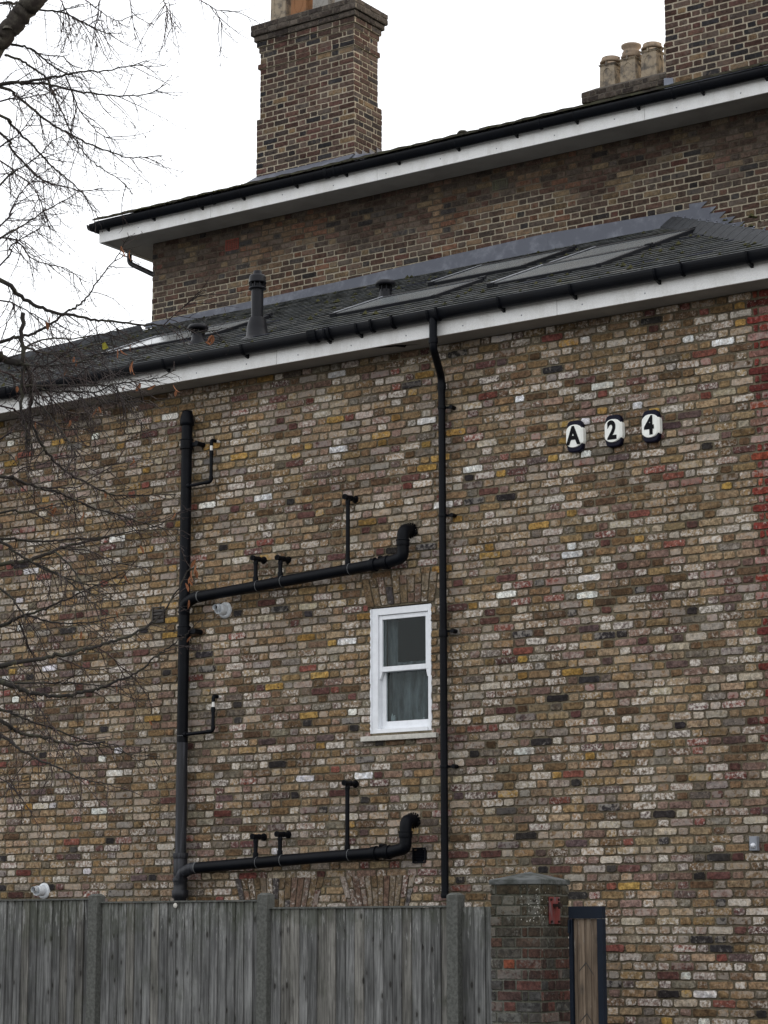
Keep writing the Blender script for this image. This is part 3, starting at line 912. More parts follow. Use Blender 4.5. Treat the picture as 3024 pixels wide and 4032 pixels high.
# lead apron along the upper wall, stepped flashing beyond the hip
YW = 4.6
m = MB()
xs = [-18.95, -17.3, -15.83, -14.3, -12.86, -11.0]
fl = empty('flashing', (-14.5, 4.58, 9.4), None, None, parent=house)
tops = {-18.95: 9.50, -17.3: 9.52, -15.83: 9.55, -14.3: 9.60, -12.86: 9.635, -11.0: 9.585}
for a, b in zip(xs, xs[1:]):
    k = MB(); off = 0.002 if xs.index(a) % 2 else 0.0
    zs = [tops[a], tops[b]]
    k.add([(a, YW - 0.016 - off, 9.43), (b + 0.02, YW - 0.016 - off, 9.43), (b + 0.02, YW - 0.012 - off, zs[1]), (a, YW - 0.012 - off, zs[0]),
           (a, YW - 0.10, 9.40), (b + 0.02, YW - 0.10, 9.40), (b + 0.02, YW + 0.01, zs[1] + 0.002), (a, YW + 0.01, zs[0] + 0.002)],
          [(0, 1, 2, 3), (4, 5, 1, 0), (3, 2, 6, 7), (1, 6, 2), (0, 3, 7)])
    k.build('lead_sheet', M['lead'], fl)
k = MB()
x, z = -11.15, 9.615
pts_top = []
while x < -8.0:
    pts_top.append((x, z)); pts_top.append((x + 0.30, z - 0.0)); z -= 0.075 * 2.35; x += 0.30 - 0.07
    z += 0.0
for i in range(24):
    x0 = -10.95 + i * 0.112
    zt = 9.640 - i * 0.0785
    yy = YW - 0.012 - 0.0025 * (i % 2)
    k.add([(x0 - 0.06, yy, zt - 0.40), (x0 + 0.12, yy, zt - 0.46), (x0 + 0.075, yy - 0.001, zt - 0.075), (x0 + 0.165, yy - 0.001, zt - 0.004), (x0 - 0.06, yy, zt + 0.006)],
          [(0, 1, 2, 3, 4)])
k.build('stepped_lead', M['lead'], fl)

# ---- roof windows
def skylight(x0, x1, y0, y1, lab):
    e = empty('skylight', (x0, y0, rz_(y0)), None, None, parent=house)
    e['label'] = lab
    L_ = (y1 - y0) / ty; t = 0.048
    Mx = Matrix.Translation(Vector((x0, y0, rz_(y0) + 0.012))) @ Matrix.Rotation(ang, 4, 'X')
    w_ = x1 - x0
    def bar(a, b, nm, mat, bv=0.006):
        k = MB(); k.box(a, b)
        k.v = [tuple(Mx @ Vector(v)) for v in k.v]
        o = k.build(nm, mat, e)
        if bv: bevel(o, bv)
        return o
    bar((0, 0, 0), (0.055, L_, t * 1.08), 'frame', M['sky_frame']); bar((0.012, 0.03, t * 1.08), (0.040, L_ * 0.97, t * 1.20), 'frame_glint', M['sky_glint'], 0.002); bar((w_ - 0.055, 0, 0), (w_, L_, t), 'frame', M['sky_frame'])  # the thin strip on the left bar is a glint painted in pale colour
    bar((0.055, 0.004, 0), (w_ - 0.055, 0.05, t * 0.88), 'frame', M['sky_frame']); bar((0.055, L_ - 0.12, 0), (w_ - 0.055, L_, t * 1.12), 'frame', M['sky_frame'])
    bar((0.05, 0.045, t * 0.84), (w_ - 0.05, L_ - 0.11, t * 0.92), 'pane', M['roof_pane'], 0)
    bar((0.05, 0.05, t * 0.60), (w_ - 0.05, L_ - 0.11, t * 0.70), 'blind', M['blind'], 0)
    bar((w_ - 0.062, L_ * 0.97, t * 0.6), (w_ + 0.012, L_ + 0.03, t * 1.35), 'corner_cap', M['sky_frame'])
    bar((-0.012, -0.012, t * 0.2), (0.06, 0.035, t * 1.16), 'corner_cap', M['sky_frame'])
M['sky_frame'] = simple('grey_aluminium', (0.014, 0.015, 0.019), 0.35, 0.3, 0.15, 6)
M['sky_glint'] = simple('painted_glint', (0.42, 0.44, 0.48), 0.35, 0.5, 0.15, 6)  # lit edge put into the colour, on the left bars only
M['roof_pane'] = simple('roof_window_glass', (0.24, 0.26, 0.265), 0.2, 0.5, 0.08, 2)
M['blind'] = simple('roof_window_blind', (0.16, 0.17, 0.165), 0.8, 0.2, 0.1, 3)
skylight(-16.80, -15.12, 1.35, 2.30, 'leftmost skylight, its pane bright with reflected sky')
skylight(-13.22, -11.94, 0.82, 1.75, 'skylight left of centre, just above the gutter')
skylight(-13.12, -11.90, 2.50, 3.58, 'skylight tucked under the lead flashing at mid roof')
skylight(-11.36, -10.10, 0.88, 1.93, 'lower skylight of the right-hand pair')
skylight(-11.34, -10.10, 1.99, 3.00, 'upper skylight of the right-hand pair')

# ---- roof vents and vent pipe
def mushroom(x, y, lab):
    z = rz_(y)
    e = empty('roof_vent', (x, y, z), None, None, parent=house); e['label'] = lab
    k = MB(); k.lathe([(0.115, -0.05), (0.10, 0.015), (0.072, 0.05), (0.066, 0.10), (0.064, 0.12)], (x, y, z), 18); k.build('vent_base', M['slate_plastic'], e)
    k = MB(); k.lathe([(0.060, 0.10), (0.060, 0.19)], (x, y, z), 18)
    k.build('vent_throat', M['dark_void'], e)
    k = MB(); k.lathe([(0.060, 0.172), (0.108, 0.165), (0.112, 0.19), (0.095, 0.215), (0.04, 0.228), (0.001, 0.230)], (x, y, z), 20); k.build('vent_cowl', M['slate_plastic'], e)
    for a in range(8):
        k = MB(); ca, sa = math.cos(a * math.pi / 4), math.sin(a * math.pi / 4)
        k.box((x + ca * .066 - .005, y + sa * .066 - .005, z + .10), (x + ca * .066 + .005, y + sa * .066 + .005, z + .18)); k.build('vent_fin', M['slate_plastic'], e)
M['slate_plastic'] = simple('dark_grey_plastic', (0.009, 0.0095, 0.013), 0.42, 0.2, 0.2, 8)
mushroom(-14.96, 0.80, 'left mushroom shaped vent, near the gutter among the twigs')
mushroom(-13.29, 1.90, 'right mushroom shaped vent beside a skylight')
vp = empty('vent_pipe', (-13.87, 0.42, rz_(0.42)), None, None, parent=house); vp['label'] = 'tall dark vent pipe with louvred cap rising from the slates'
x, y = -13.87, 0.42; z = rz_(y)
k = MB(); k.lathe([(0.20, -0.06), (0.115, 0.0), (0.105, 0.10), (0.092, 0.17), (0.082, 0.20)], (x, y, z), 22); k.build('pipe_skirt', M['slate_plastic'], vp)
k = MB(); k.tube([(x, y, z + 0.1), (x, y, z + 0.56)], 0.062, 20); k.build('pipe', M['slate_plastic'], vp)
k = MB(); k.lathe([(0.062, 0.50), (0.090, 0.505), (0.090, 0.52), (0.075, 0.53)], (x, y, z), 22); k.build('pipe_collar', M['slate_plastic'], vp)
k = MB(); k.lathe([(0.055, 0.5), (0.055, 0.6)], (x, y, z), 16); k.build('pipe_throat', M['dark_void'], vp)
k = MB(); k.lathe([(0.070, 0.575), (0.092, 0.570), (0.088, 0.585), (0.086, 0.635), (0.075, 0.655), (0.045, 0.660), (0.042, 0.70), (0.03, 0.705), (0.001, 0.706)], (x, y, z), 22); k.build('pipe_cap', M['slate_plastic'], vp)
for a in range(10):
    ca, sa = math.cos(a * math.pi / 5), math.sin(a * math.pi / 5)
    k = MB(); k.box((x + ca * .078 - .006, y + sa * .078 - .006, z + .52), (x + ca * .078 + .006, y + sa * .078 + .006, z + .58)); k.build('cap_fin', M['slate_plastic'], vp)

# ---- upper wall
USO = 10.572
UX0 = -18.855
m = MB()
bk = 0.003
m.box((UX0 + bk, YW + bk, 0), (2.0, YW + 0.3, USO + 0.15)); m.box((UX0 + bk, YW + 0.3, 0), (UX0 + 0.3, 10.4, USO + 0.15)); m.box((1.7, YW + 0.3, 0), (2.0, 10.4, USO + 0.15)); m.box((UX0 + bk, 10.1, 0), (2.0, 10.4, USO + 0.15))
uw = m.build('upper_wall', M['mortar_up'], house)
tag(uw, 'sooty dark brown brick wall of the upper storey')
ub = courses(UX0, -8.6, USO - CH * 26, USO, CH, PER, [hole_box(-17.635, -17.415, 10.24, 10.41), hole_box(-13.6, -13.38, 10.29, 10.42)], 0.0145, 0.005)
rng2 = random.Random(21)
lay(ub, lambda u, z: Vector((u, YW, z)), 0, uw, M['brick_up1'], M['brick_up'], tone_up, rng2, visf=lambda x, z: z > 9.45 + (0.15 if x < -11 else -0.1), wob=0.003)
ubs = courses(YW, YW + 5.5, USO - CH * 16, USO, CH, PER)
for xc, zc, ww, hh, col in ((-17.525, 10.325, 0.215, 0.15, M['terracotta']), (-13.49, 10.355, 0.215, 0.13, M['roof_tile'])):
    e = empty('air_brick', (xc, YW, zc), None, None, parent=house)
    k = MB(); nx_, nz_ = 6, 5
    x0, x1, z0, z1 = xc - ww / 2, xc + ww / 2, zc - hh / 2, zc + hh / 2
    bw = 0.018
    k.box((x0, YW - 0.006, z0), (x0 + bw, YW + 0.02, z1)); k.box((x1 - bw, YW - 0.006, z0), (x1, YW + 0.02, z1)); k.box((x0 + bw, YW - 0.006, z0), (x1 - bw, YW + 0.02, z0 + bw)); k.box((x0 + bw, YW - 0.006, z1 - bw), (x1 - bw, YW + 0.02, z1))
    for i in range(1, nx_):
        xx = lerp(x0 + bw, x1 - bw, i / nx_); k.box((xx - .006, YW - 0.004, z0 + bw), (xx + .006, YW + 0.02, z1 - bw))
    for i in range(1, nz_):
        zz = lerp(z0 + bw, z1 - bw, i / nz_); k.box((x0 + bw, YW - 0.0035, zz - .005), (x1 - bw, YW + 0.02, zz + .005))
    k.build('grille', col, e)
    boxo('grille_back', (x0 + .01, YW + 0.0045, z0 + .01), (x1 - .01, YW + 0.0055, z1 - .01), M['dark_void'], e)

# ---- upper eave and roof
m = MB(); m.box((-19.35, 4.14, USO), (2.4, YW, USO + 0.012)); m.box((-19.35, YW, USO), (UX0, 10.8, USO + 0.012))
m.build('soffit', M['soffit'], house)
fa = empty('fascia', (-14, 4.12, USO), None, None, parent=house)
xs = [-19.375, -17.5, -14.93, -11.3, -7.6, 2.4]
for a, b in zip(xs, xs[1:]):
    k = MB(); k.box((a + 0.002, 4.12, USO - 0.02), (b - 0.002, 4.14, USO + 0.17)); bevel(k.build('fascia_board', M['fascia'], fa), 0.002)
k = MB(); k.box((-19.375, 4.14, USO - 0.02), (-19.35, 10.8, USO + 0.17)); k.build('fascia_board', M['fascia'], fa)
k = MB()
for i in range(12):
    k.lathe([(0.001, 0.004), (0.007, 0.003), (0.008, 0)], (-18.7 + i * 0.78, 4.12, USO + 0.04 + (0.03 if i % 3 == 0 else 0)), 8, 'y')
k.build('screw_head', M['metal_grey'], fa)
gutter(house, -19.45, 2.4, 4.058, 10.795, 0.058, [(-15.63, 0.05), (-15.50, 0.03), (-12.6, 0.02), (-10.9, 0.02), (-17.4, 0.02)], [-19.2, -18.42, -17.62, -16.95, -16.12, -15.37, -14.6, -13.75, -12.95, -12.15, -11.36, -10.56, -9.8])
# side gutter, running back from the corner
k = MB(); n = 10; r = 0.058
prof = [(math.cos(math.pi + math.pi * i / n) * r, math.sin(math.pi + math.pi * i / n) * r * DEEP) for i in range(n + 1)]
prof = [(-19.435 + p[0], 10.795 + p[1]) for p in prof]
inn = [(-19.435 + (p[0] + 19.435) * .92, 10.795 + (p[1] - 10.795) * .92) for p in prof]
pf = prof + inn[::-1]; nn = len(pf)
k.v += [(p[0], 4.0, p[1]) for p in pf] + [(p[0], 10.8, p[1]) for p in pf]
k.f += [(i, (i + 1) % nn, nn + (i + 1) % nn, nn + i) for i in range(nn)]; k.sm += [True] * nn
k.build('side_gutter', M['black_plastic'], house)
tag(bpy.data.objects[house.children[-1].name], 'gutter end turning back at the upper left corner')
m = MB()
ur = lambda y: 10.835 + (y - 4.06) * 0.388
RY = 7.4
m.add([(-19.43, 4.06, 10.835), (2.5, 4.06, 10.835), (2.5, RY, ur(RY)), (-16.2, RY, ur(RY))], [(0, 1, 2, 3)])
m.add([(-19.43, 4.06, 10.835), (-16.2, RY, ur(RY)), (-19.43, 10.8, 10.835)], [(0, 1, 2)])
m.add([(-19.43, 10.8, 10.835), (-16.2, RY, ur(RY)), (2.5, RY, ur(RY)), (2.5, 10.8, 10.835)], [(0, 1, 2, 3)])
uro = m.build('upper_roof', M['roof_tile'], house)
tag(uro, 'low pitched main roof seen edge-on above the upper gutter')
x = -19.43
rs = random.Random(9)
tm = []
for v in range(4):
    k = MB(); d = lambda: rs.uniform(-0.004, 0.004)
    k.add([(0, 0, 0), (.246, 0, 0), (.246, .3, 0), (0, .3, 0), (0, d(), 0.022 + d()), (.123, d(), 0.028 + d()), (.246, d(), 0.022 + d()), (.246, .3, 0.018), (0, .3, .018)],
          [(4, 5, 6, 7, 8), (0, 1, 6, 5, 4), (1, 2, 7, 6), (3, 0, 4, 8), (0, 3, 2, 1)])
    me = bpy.data.meshes.new('roof_tile'); me.from_pydata(k.v, [], k.f); me.materials.append(M['roof_tile']); tm.append(me)
a2 = math.atan(0.388)
for row in range(3):
    x = -19.43 + row * 0.29 + (0.12 if row % 2 else 0)
    while x < -8.6:
        yy = 4.045 + row * 0.28
        if not (-17.2 < x < -15.5 and row > 0) and not (x > -11.45 and row > 0):
            o = bpy.data.objects.new('roof_tile', rs.choice(tm)); o.location = (x, yy, ur(yy) + 0.012 + rs.uniform(0, .006)); o.rotation_euler = (a2, 0, 0); link(o, uro)
        x += 0.25
mo = MB()
for i in range(260):
    x = rs.uniform(-19.3, -16.9) if i < 190 else rs.uniform(-16.9, -9)
    y = rs.uniform(4.02, 4.12); z = ur(y) + 0.03; a = rs.uniform(0.008, 0.028) * (1 if i < 190 else 0.6)
    mo.add([(x + a * 1.6, y, z - .01), (x, y + a, z - .01), (x - a * 1.6, y, z - .01), (x, y - a, z - .01), (x, y, z + a * .7)], [(0, 1, 4), (1, 2, 4), (2, 3, 4), (3, 0, 4)])
o = mo.build('moss', M['moss'], uro); o['kind'] = 'stuff'
# swan neck pipe on the end wall
k = MB(); k.tube(fillet([(-19.40, 4.76, 10.70), (-19.40, 4.76, 10.44), (-18.90, 4.76, 10.17), (-18.90, 4.76, 9.6)], 0.06), 0.034, 12)
o = k.build('end_downpipe', M['slate_plastic'], house); tag(o, 'short grey pipe bending in under the upper left soffit')
# small ridge terminal seen over the gutter at mid roof
k = MB(); k.lathe([(0.055, -0.05), (0.06, 0.02), (0.045, 0.03), (0.045, 0.06), (0.07, 0.065), (0.05, 0.09), (0.001, 0.095)], (-13.85, 4.35, ur(4.35) - 0.02), 14)
o = k.build('roof_vent', M['roof_tile'], house); tag(o, 'tiny dark vent on the upper roof edge, right of the chimney')

# ---- chimneys of the house
def stack(name, x0, x1, y0, y1, zb, zt, lab, corbels, seed, lim, base=None, matm='mortar_ch', tonef=tone_ch, ch=CH, per=PER, sooty=3):
    e = MB(); e.box((x0 + 0.002, y0 + 0.002, zb), (x1 - 0.002, y1 - 0.002, zt - 0.03))
    st = e.build(name, M[matm], house); tag(st, lab)
    rg = random.Random(seed)
    def band(xa, xb, ya, yb, za, zb2, tf, lim2, row0=0):
        bs = courses(xa, xb, za, zb2, ch, per, j=0.0145, wander=0.003)
        lay(bs, lambda u, z: Vector((u, ya, z)), 0, st, M['brick_ch1'], M['brick_chj'], tf, rg, limit=lim2)
        bs = courses(ya - 0.001, yb, za + 0.0001, zb2, ch, per, j=0.0145)
        lay(bs, lambda u, z: Vector((xb, u, z)), math.pi / 2, st, M['brick_ch1'], M['brick_chj'], tf, rg, limit=lim2)
        bs = courses(-yb, -ya - 0.004, za + 0.0001, zb2, ch, per)
        lay(bs, lambda u, z: Vector((xa, -u, z)), -math.pi / 2, st, M['brick_ch1'], M['brick_chj'], tf, rg, limit=0)
    band(x0, x1, y0, y1, zb, corbels[0][0], tonef, lim)
    for (za, zb2, pr) in corbels:
        k = MB(); k.box((x0 - pr + 0.0025, y0 - pr + 0.0025, za + 0.002), (x1 + pr - 0.0025, y1 + pr - 0.0025, zb2 - 0.004)); k.build('corbel_core', M['flaunch'] if pr > 0.06 else M[matm], st)
        band(x0 - pr, x1 + pr, y0 - pr, y1 + pr, za, zb2, tone_sooty if pr > 0.06 else tonef, lim)
    return st
M['brick_chj'] = brick_mat('chimney_brick_joined', (0.36, 0.31, 0.235), False, pale=(0.20, 0.165, 0.135), palebias=-0.10, contrast=0.8)
CHC = 0.0745
zt = 13.19
cb = []
z = zt - CHC * 2
cb.append((z, zt, 0.085)); 
cb = [(zt - CHC * 8, zt - CHC * 7, 0.022), (zt - CHC * 7, zt - CHC * 5, 0.0), (zt - CHC * 5, zt - CHC * 4, 0.014), (zt - CHC * 4, zt - CHC * 3, 0.036), (zt - CHC * 3, zt - CHC * 2, 0.062), (zt - CHC * 2, zt, 0.092)]
zb = cb[0][0] - CHC * 23
s1 = stack('chimney_stack', -17.095, -15.617, 4.6, 5.13, zb, zt, 'left chimney stack, tall, corbelled, with its pots cut off by the top of the picture', cb, 31, 300, ch=CHC)
# thicker foot of the stack
zf = zb + CHC * 14
k = MB(); k.box((-17.14 + .002, 4.592 + .002, zb), (-15.602, 5.195 - .002, zf)); k.build('stack_foot', M['mortar_ch'], s1)
rg = random.Random(77)
lay(courses(-17.14, -15.60, zb, zf, CHC, PER, j=0.0145, wander=0.003), lambda u, z: Vector((u, 4.592, z)), 0, s1, M['brick_ch1'], M['brick_chj'], tone_ch, rg, limit=180)
lay(courses(4.592, 5.195, zb, zf, CHC, PER, j=0.0145), lambda u, z: Vector((-15.60, u, z)), math.pi / 2, s1, M['brick_ch1'], M['brick_chj'], tone_ch, rg, limit=60)
lay(courses(-5.195, -4.596, zb, zf, CHC, PER), lambda u, z: Vector((-17.14, -u, z)), -math.pi / 2, s1, M['brick_ch1'], M['brick_chj'], tone_ch, rg, limit=0)
def flaunch(x0, x1, y0, y1, z, parent):
    k = MB(); h = 0.07
    k.add([(x0, y0, z), (x1, y0, z), (x1, y1, z), (x0, y1, z), (x0 + .14, y0 + .12, z + h), (x1 - .14, y0 + .12, z + h), (x1 - .14, y1 - .12, z + h), (x0 + .14, y1 - .12, z + h)],
          [(0, 1, 5, 4), (1, 2, 6, 5), (2, 3, 7, 6), (3, 0, 4, 7), (4, 5, 6, 7)])
    k.build('flaunching', M['flaunch'], parent)
flaunch(-17.18, -15.53, 4.52, 5.21, zt - 0.004, s1)
M['cowl_clay'] = simple('cowl_clay', (0.38, 0.29, 0.21), 0.9, 0.15, col2=(0.20, 0.155, 0.12), scale=9, lo=0.5, hi=0.75)
def square_pot(x, y, z, w_, h, mat, parent, cowl, rot=0.0):
    """square clay pot with a sunk lozenge panel, moulded rim and a clay cowl on strap feet"""
    k = MB(); a = w_ / 2
    secs = [(a * 1.06, 0), (a * 1.04, 0.05), (a * 0.98, h * 0.93), (a * 1.05, h * 0.945), (a * 1.05, h * 0.965), (a * 1.14, h * 0.98), (a * 1.14, h)]
    for (s_, zz) in secs:
        k.v += [(x - s_, y - s_, z + zz), (x + s_, y - s_, z + zz), (x + s_, y + s_, z + zz), (x - s_, y + s_, z + zz)]
    for i in range(len(secs) - 1):
        for j in range(4):
            k.f.append((i * 4 + j, i * 4 + (j + 1) % 4, (i + 1) * 4 + (j + 1) % 4, (i + 1) * 4 + j)); k.sm.append(False)
    k.f.append(tuple(len(k.v) - 4 + j for j in range(4))); k.sm.append(False)
    p = k.build('chimney_pot', mat, parent)
    # moulded panel outline on the two faces in view
    def outline(face):
        pts = []
        W_, H_ = a * 0.55, h * 0.34
        for (u, v) in ((-1, -.62), (-.72, -.72), (-.5, -.9), (0, -1), (.5, -.9), (.72, -.72), (1, -.62), (1, .62), (.72, .72), (.5, .9), (0, 1), (-.5, .9), (-.72, .72), (-1, .62), (-1, -.62)):
            uu, vv = u * W_, z + h * 0.5 + v * H_
            pts.append((x + uu, y - a * 1.012, vv) if face == 0 else (x + a * 1.012, y + uu, vv))
        q = MB(); q.tube(pts, 0.006, 5); q.build('pot_panel', mat, parent)
    outline(0); outline(1)
    k = MB()
    if cowl == 'low':
        k.lathe([(a * .75, h + .04), (a * 1.30, h + .028), (a * 1.36, h + .048), (a * 1.16, h + .075), (a * 1.12, h + .105), (a * 0.9, h + .112), (a * .8, h + .08)], (x, y, z), 22)
    elif cowl == 'tall':
        k.lathe([(a * 1.2, h + .025), (a * 1.3, h + .045), (a * 1.1, h + .08), (a * 1.15, h + .095), (a * 1.0, h + .12), (a * 0.92, h + .145), (a * 1.22, h + .175), (a * 1.22, h + .20), (a * .95, h + .21), (a * .8, h + .19)], (x, y, z), 22)
    if cowl:
        k.build('pot_cowl', M['cowl_clay'], parent)
        for sx, sy in ((0, -1), (1, 0), (0, 1), (-1, 0)):
            q = MB(); q.box((x + sx * a * 1.12 - .011, y + sy * a * 1.12 - .011, z + h - .02), (x + sx * a * 1.12 + .011, y + sy * a * 1.12 + .011, z + h + .10)); q.build('cowl_strap', mat, parent)
for xp, mt in ((-16.93, 'pot_buff'), (-16.60, 'pot_orange'), (-16.25, 'pot_grey'), (-15.90, 'pot_grey')):
    square_pot(xp, 4.87, zt + 0.03, 0.235, 0.62, M[mt], s1, 'low')
# lead round the foot
k = MB(); gz = 11.0
k.add([(-15.70, 4.43, gz + 0.0), (-15.35, 4.43, gz + 0.0), (-15.35, 4.60, gz + 0.12), (-15.62, 4.585, gz + 0.15)], [(0, 1, 2, 3)])
k.add([(-17.22, 4.45, gz + 0.04), (-15.60, 4.45, gz + 0.04), (-15.585, 4.574, gz + 0.155), (-17.15, 4.574, gz + 0.145), (-17.15, 4.59, gz + 0.15), (-15.585, 4.59, gz + 0.16)],
      [(0, 1, 2, 3), (3, 2, 5, 4)])
k.add([(-17.20, 4.45, gz + 0.02), (-17.14, 4.578, gz + 0.15), (-17.155, 5.3, gz + 0.4), (-17.33, 5.3, gz + 0.28)], [(0, 1, 2, 3)])
for i in range(4):
    y0 = 4.58 + i * 0.16; zz = 11.135 + i * 0.062
    k.add([(-15.585, y0, zz - 0.10), (-15.585, y0 + 0.17, zz - 0.05), (-15.585, y0 + 0.17, zz + 0.03), (-15.585, y0 - 0.0, zz + 0.055)], [(0, 1, 2, 3)])
    k.add([(-15.585, y0 - 0.1, zz - 0.10), (-15.585, y0 + 0.17, zz - 0.05), (-15.40, y0 + 0.17, zz - 0.10), (-15.40, y0 - 0.1, zz - 0.15)], [(0, 1, 2, 3)])
k.build('lead_apron', M['lead'], s1)

# right-hand chimney, flush with the wall
zb2 = 10.95
s2 = stack('chimney_stack', -11.262, -9.2, 4.6, 5.5, zb2, zb2 + CHC * 24, 'wide chimney stack at the upper right, cut by the picture edge', [(zb2 + CHC * 24, zb2 + CHC * 26, 0.05)], 41, 300, ch=CHC, per=0.345)
k = MB()
k.add([(-11.27, 4.45, 10.93), (-9.2, 4.45, 10.93), (-9.2, 4.586, 11.075), (-11.27, 4.586, 11.075)], [(0, 1, 2, 3)])
k.add([(-11.285, 4.583, 10.9), (-11.14, 4.583, 10.9), (-11.17, 4.583, 11.17), (-11.285, 4.583, 11.19)], [(0, 1, 2, 3)])
k.build('lead_apron', M['lead_bright'], s2)

# rear chimney with four buff pots
x0, x1, y0, y1 = -13.50, -11.9, 6.83, 7.36
zt2 = 12.20
s3 = stack('chimney_stack', x0, x1, y0, y1, 11.7, zt2, 'low chimney stack behind the roof carrying buff square pots', [(zt2 - CHC * 3, zt2 - CHC * 2, 0.03), (zt2 - CHC * 2, zt2, 0.075)], 51, 120, tonef=tone_sooty, ch=CHC, per=0.25)
flaunch(x0 - .07, x1 + .07, y0 - .07, y1 + .07, zt2 - 0.003, s3)
for xp, cw, h in ((-13.30, 'low', 0.35), (-13.00, 'tall', 0.36), (-12.70, 'low', 0.40), (-12.38, 'low', 0.38)):
    square_pot(xp, 7.05, zt2 + 0.04, 0.212, h, M['pot_buff'], s3, cw)
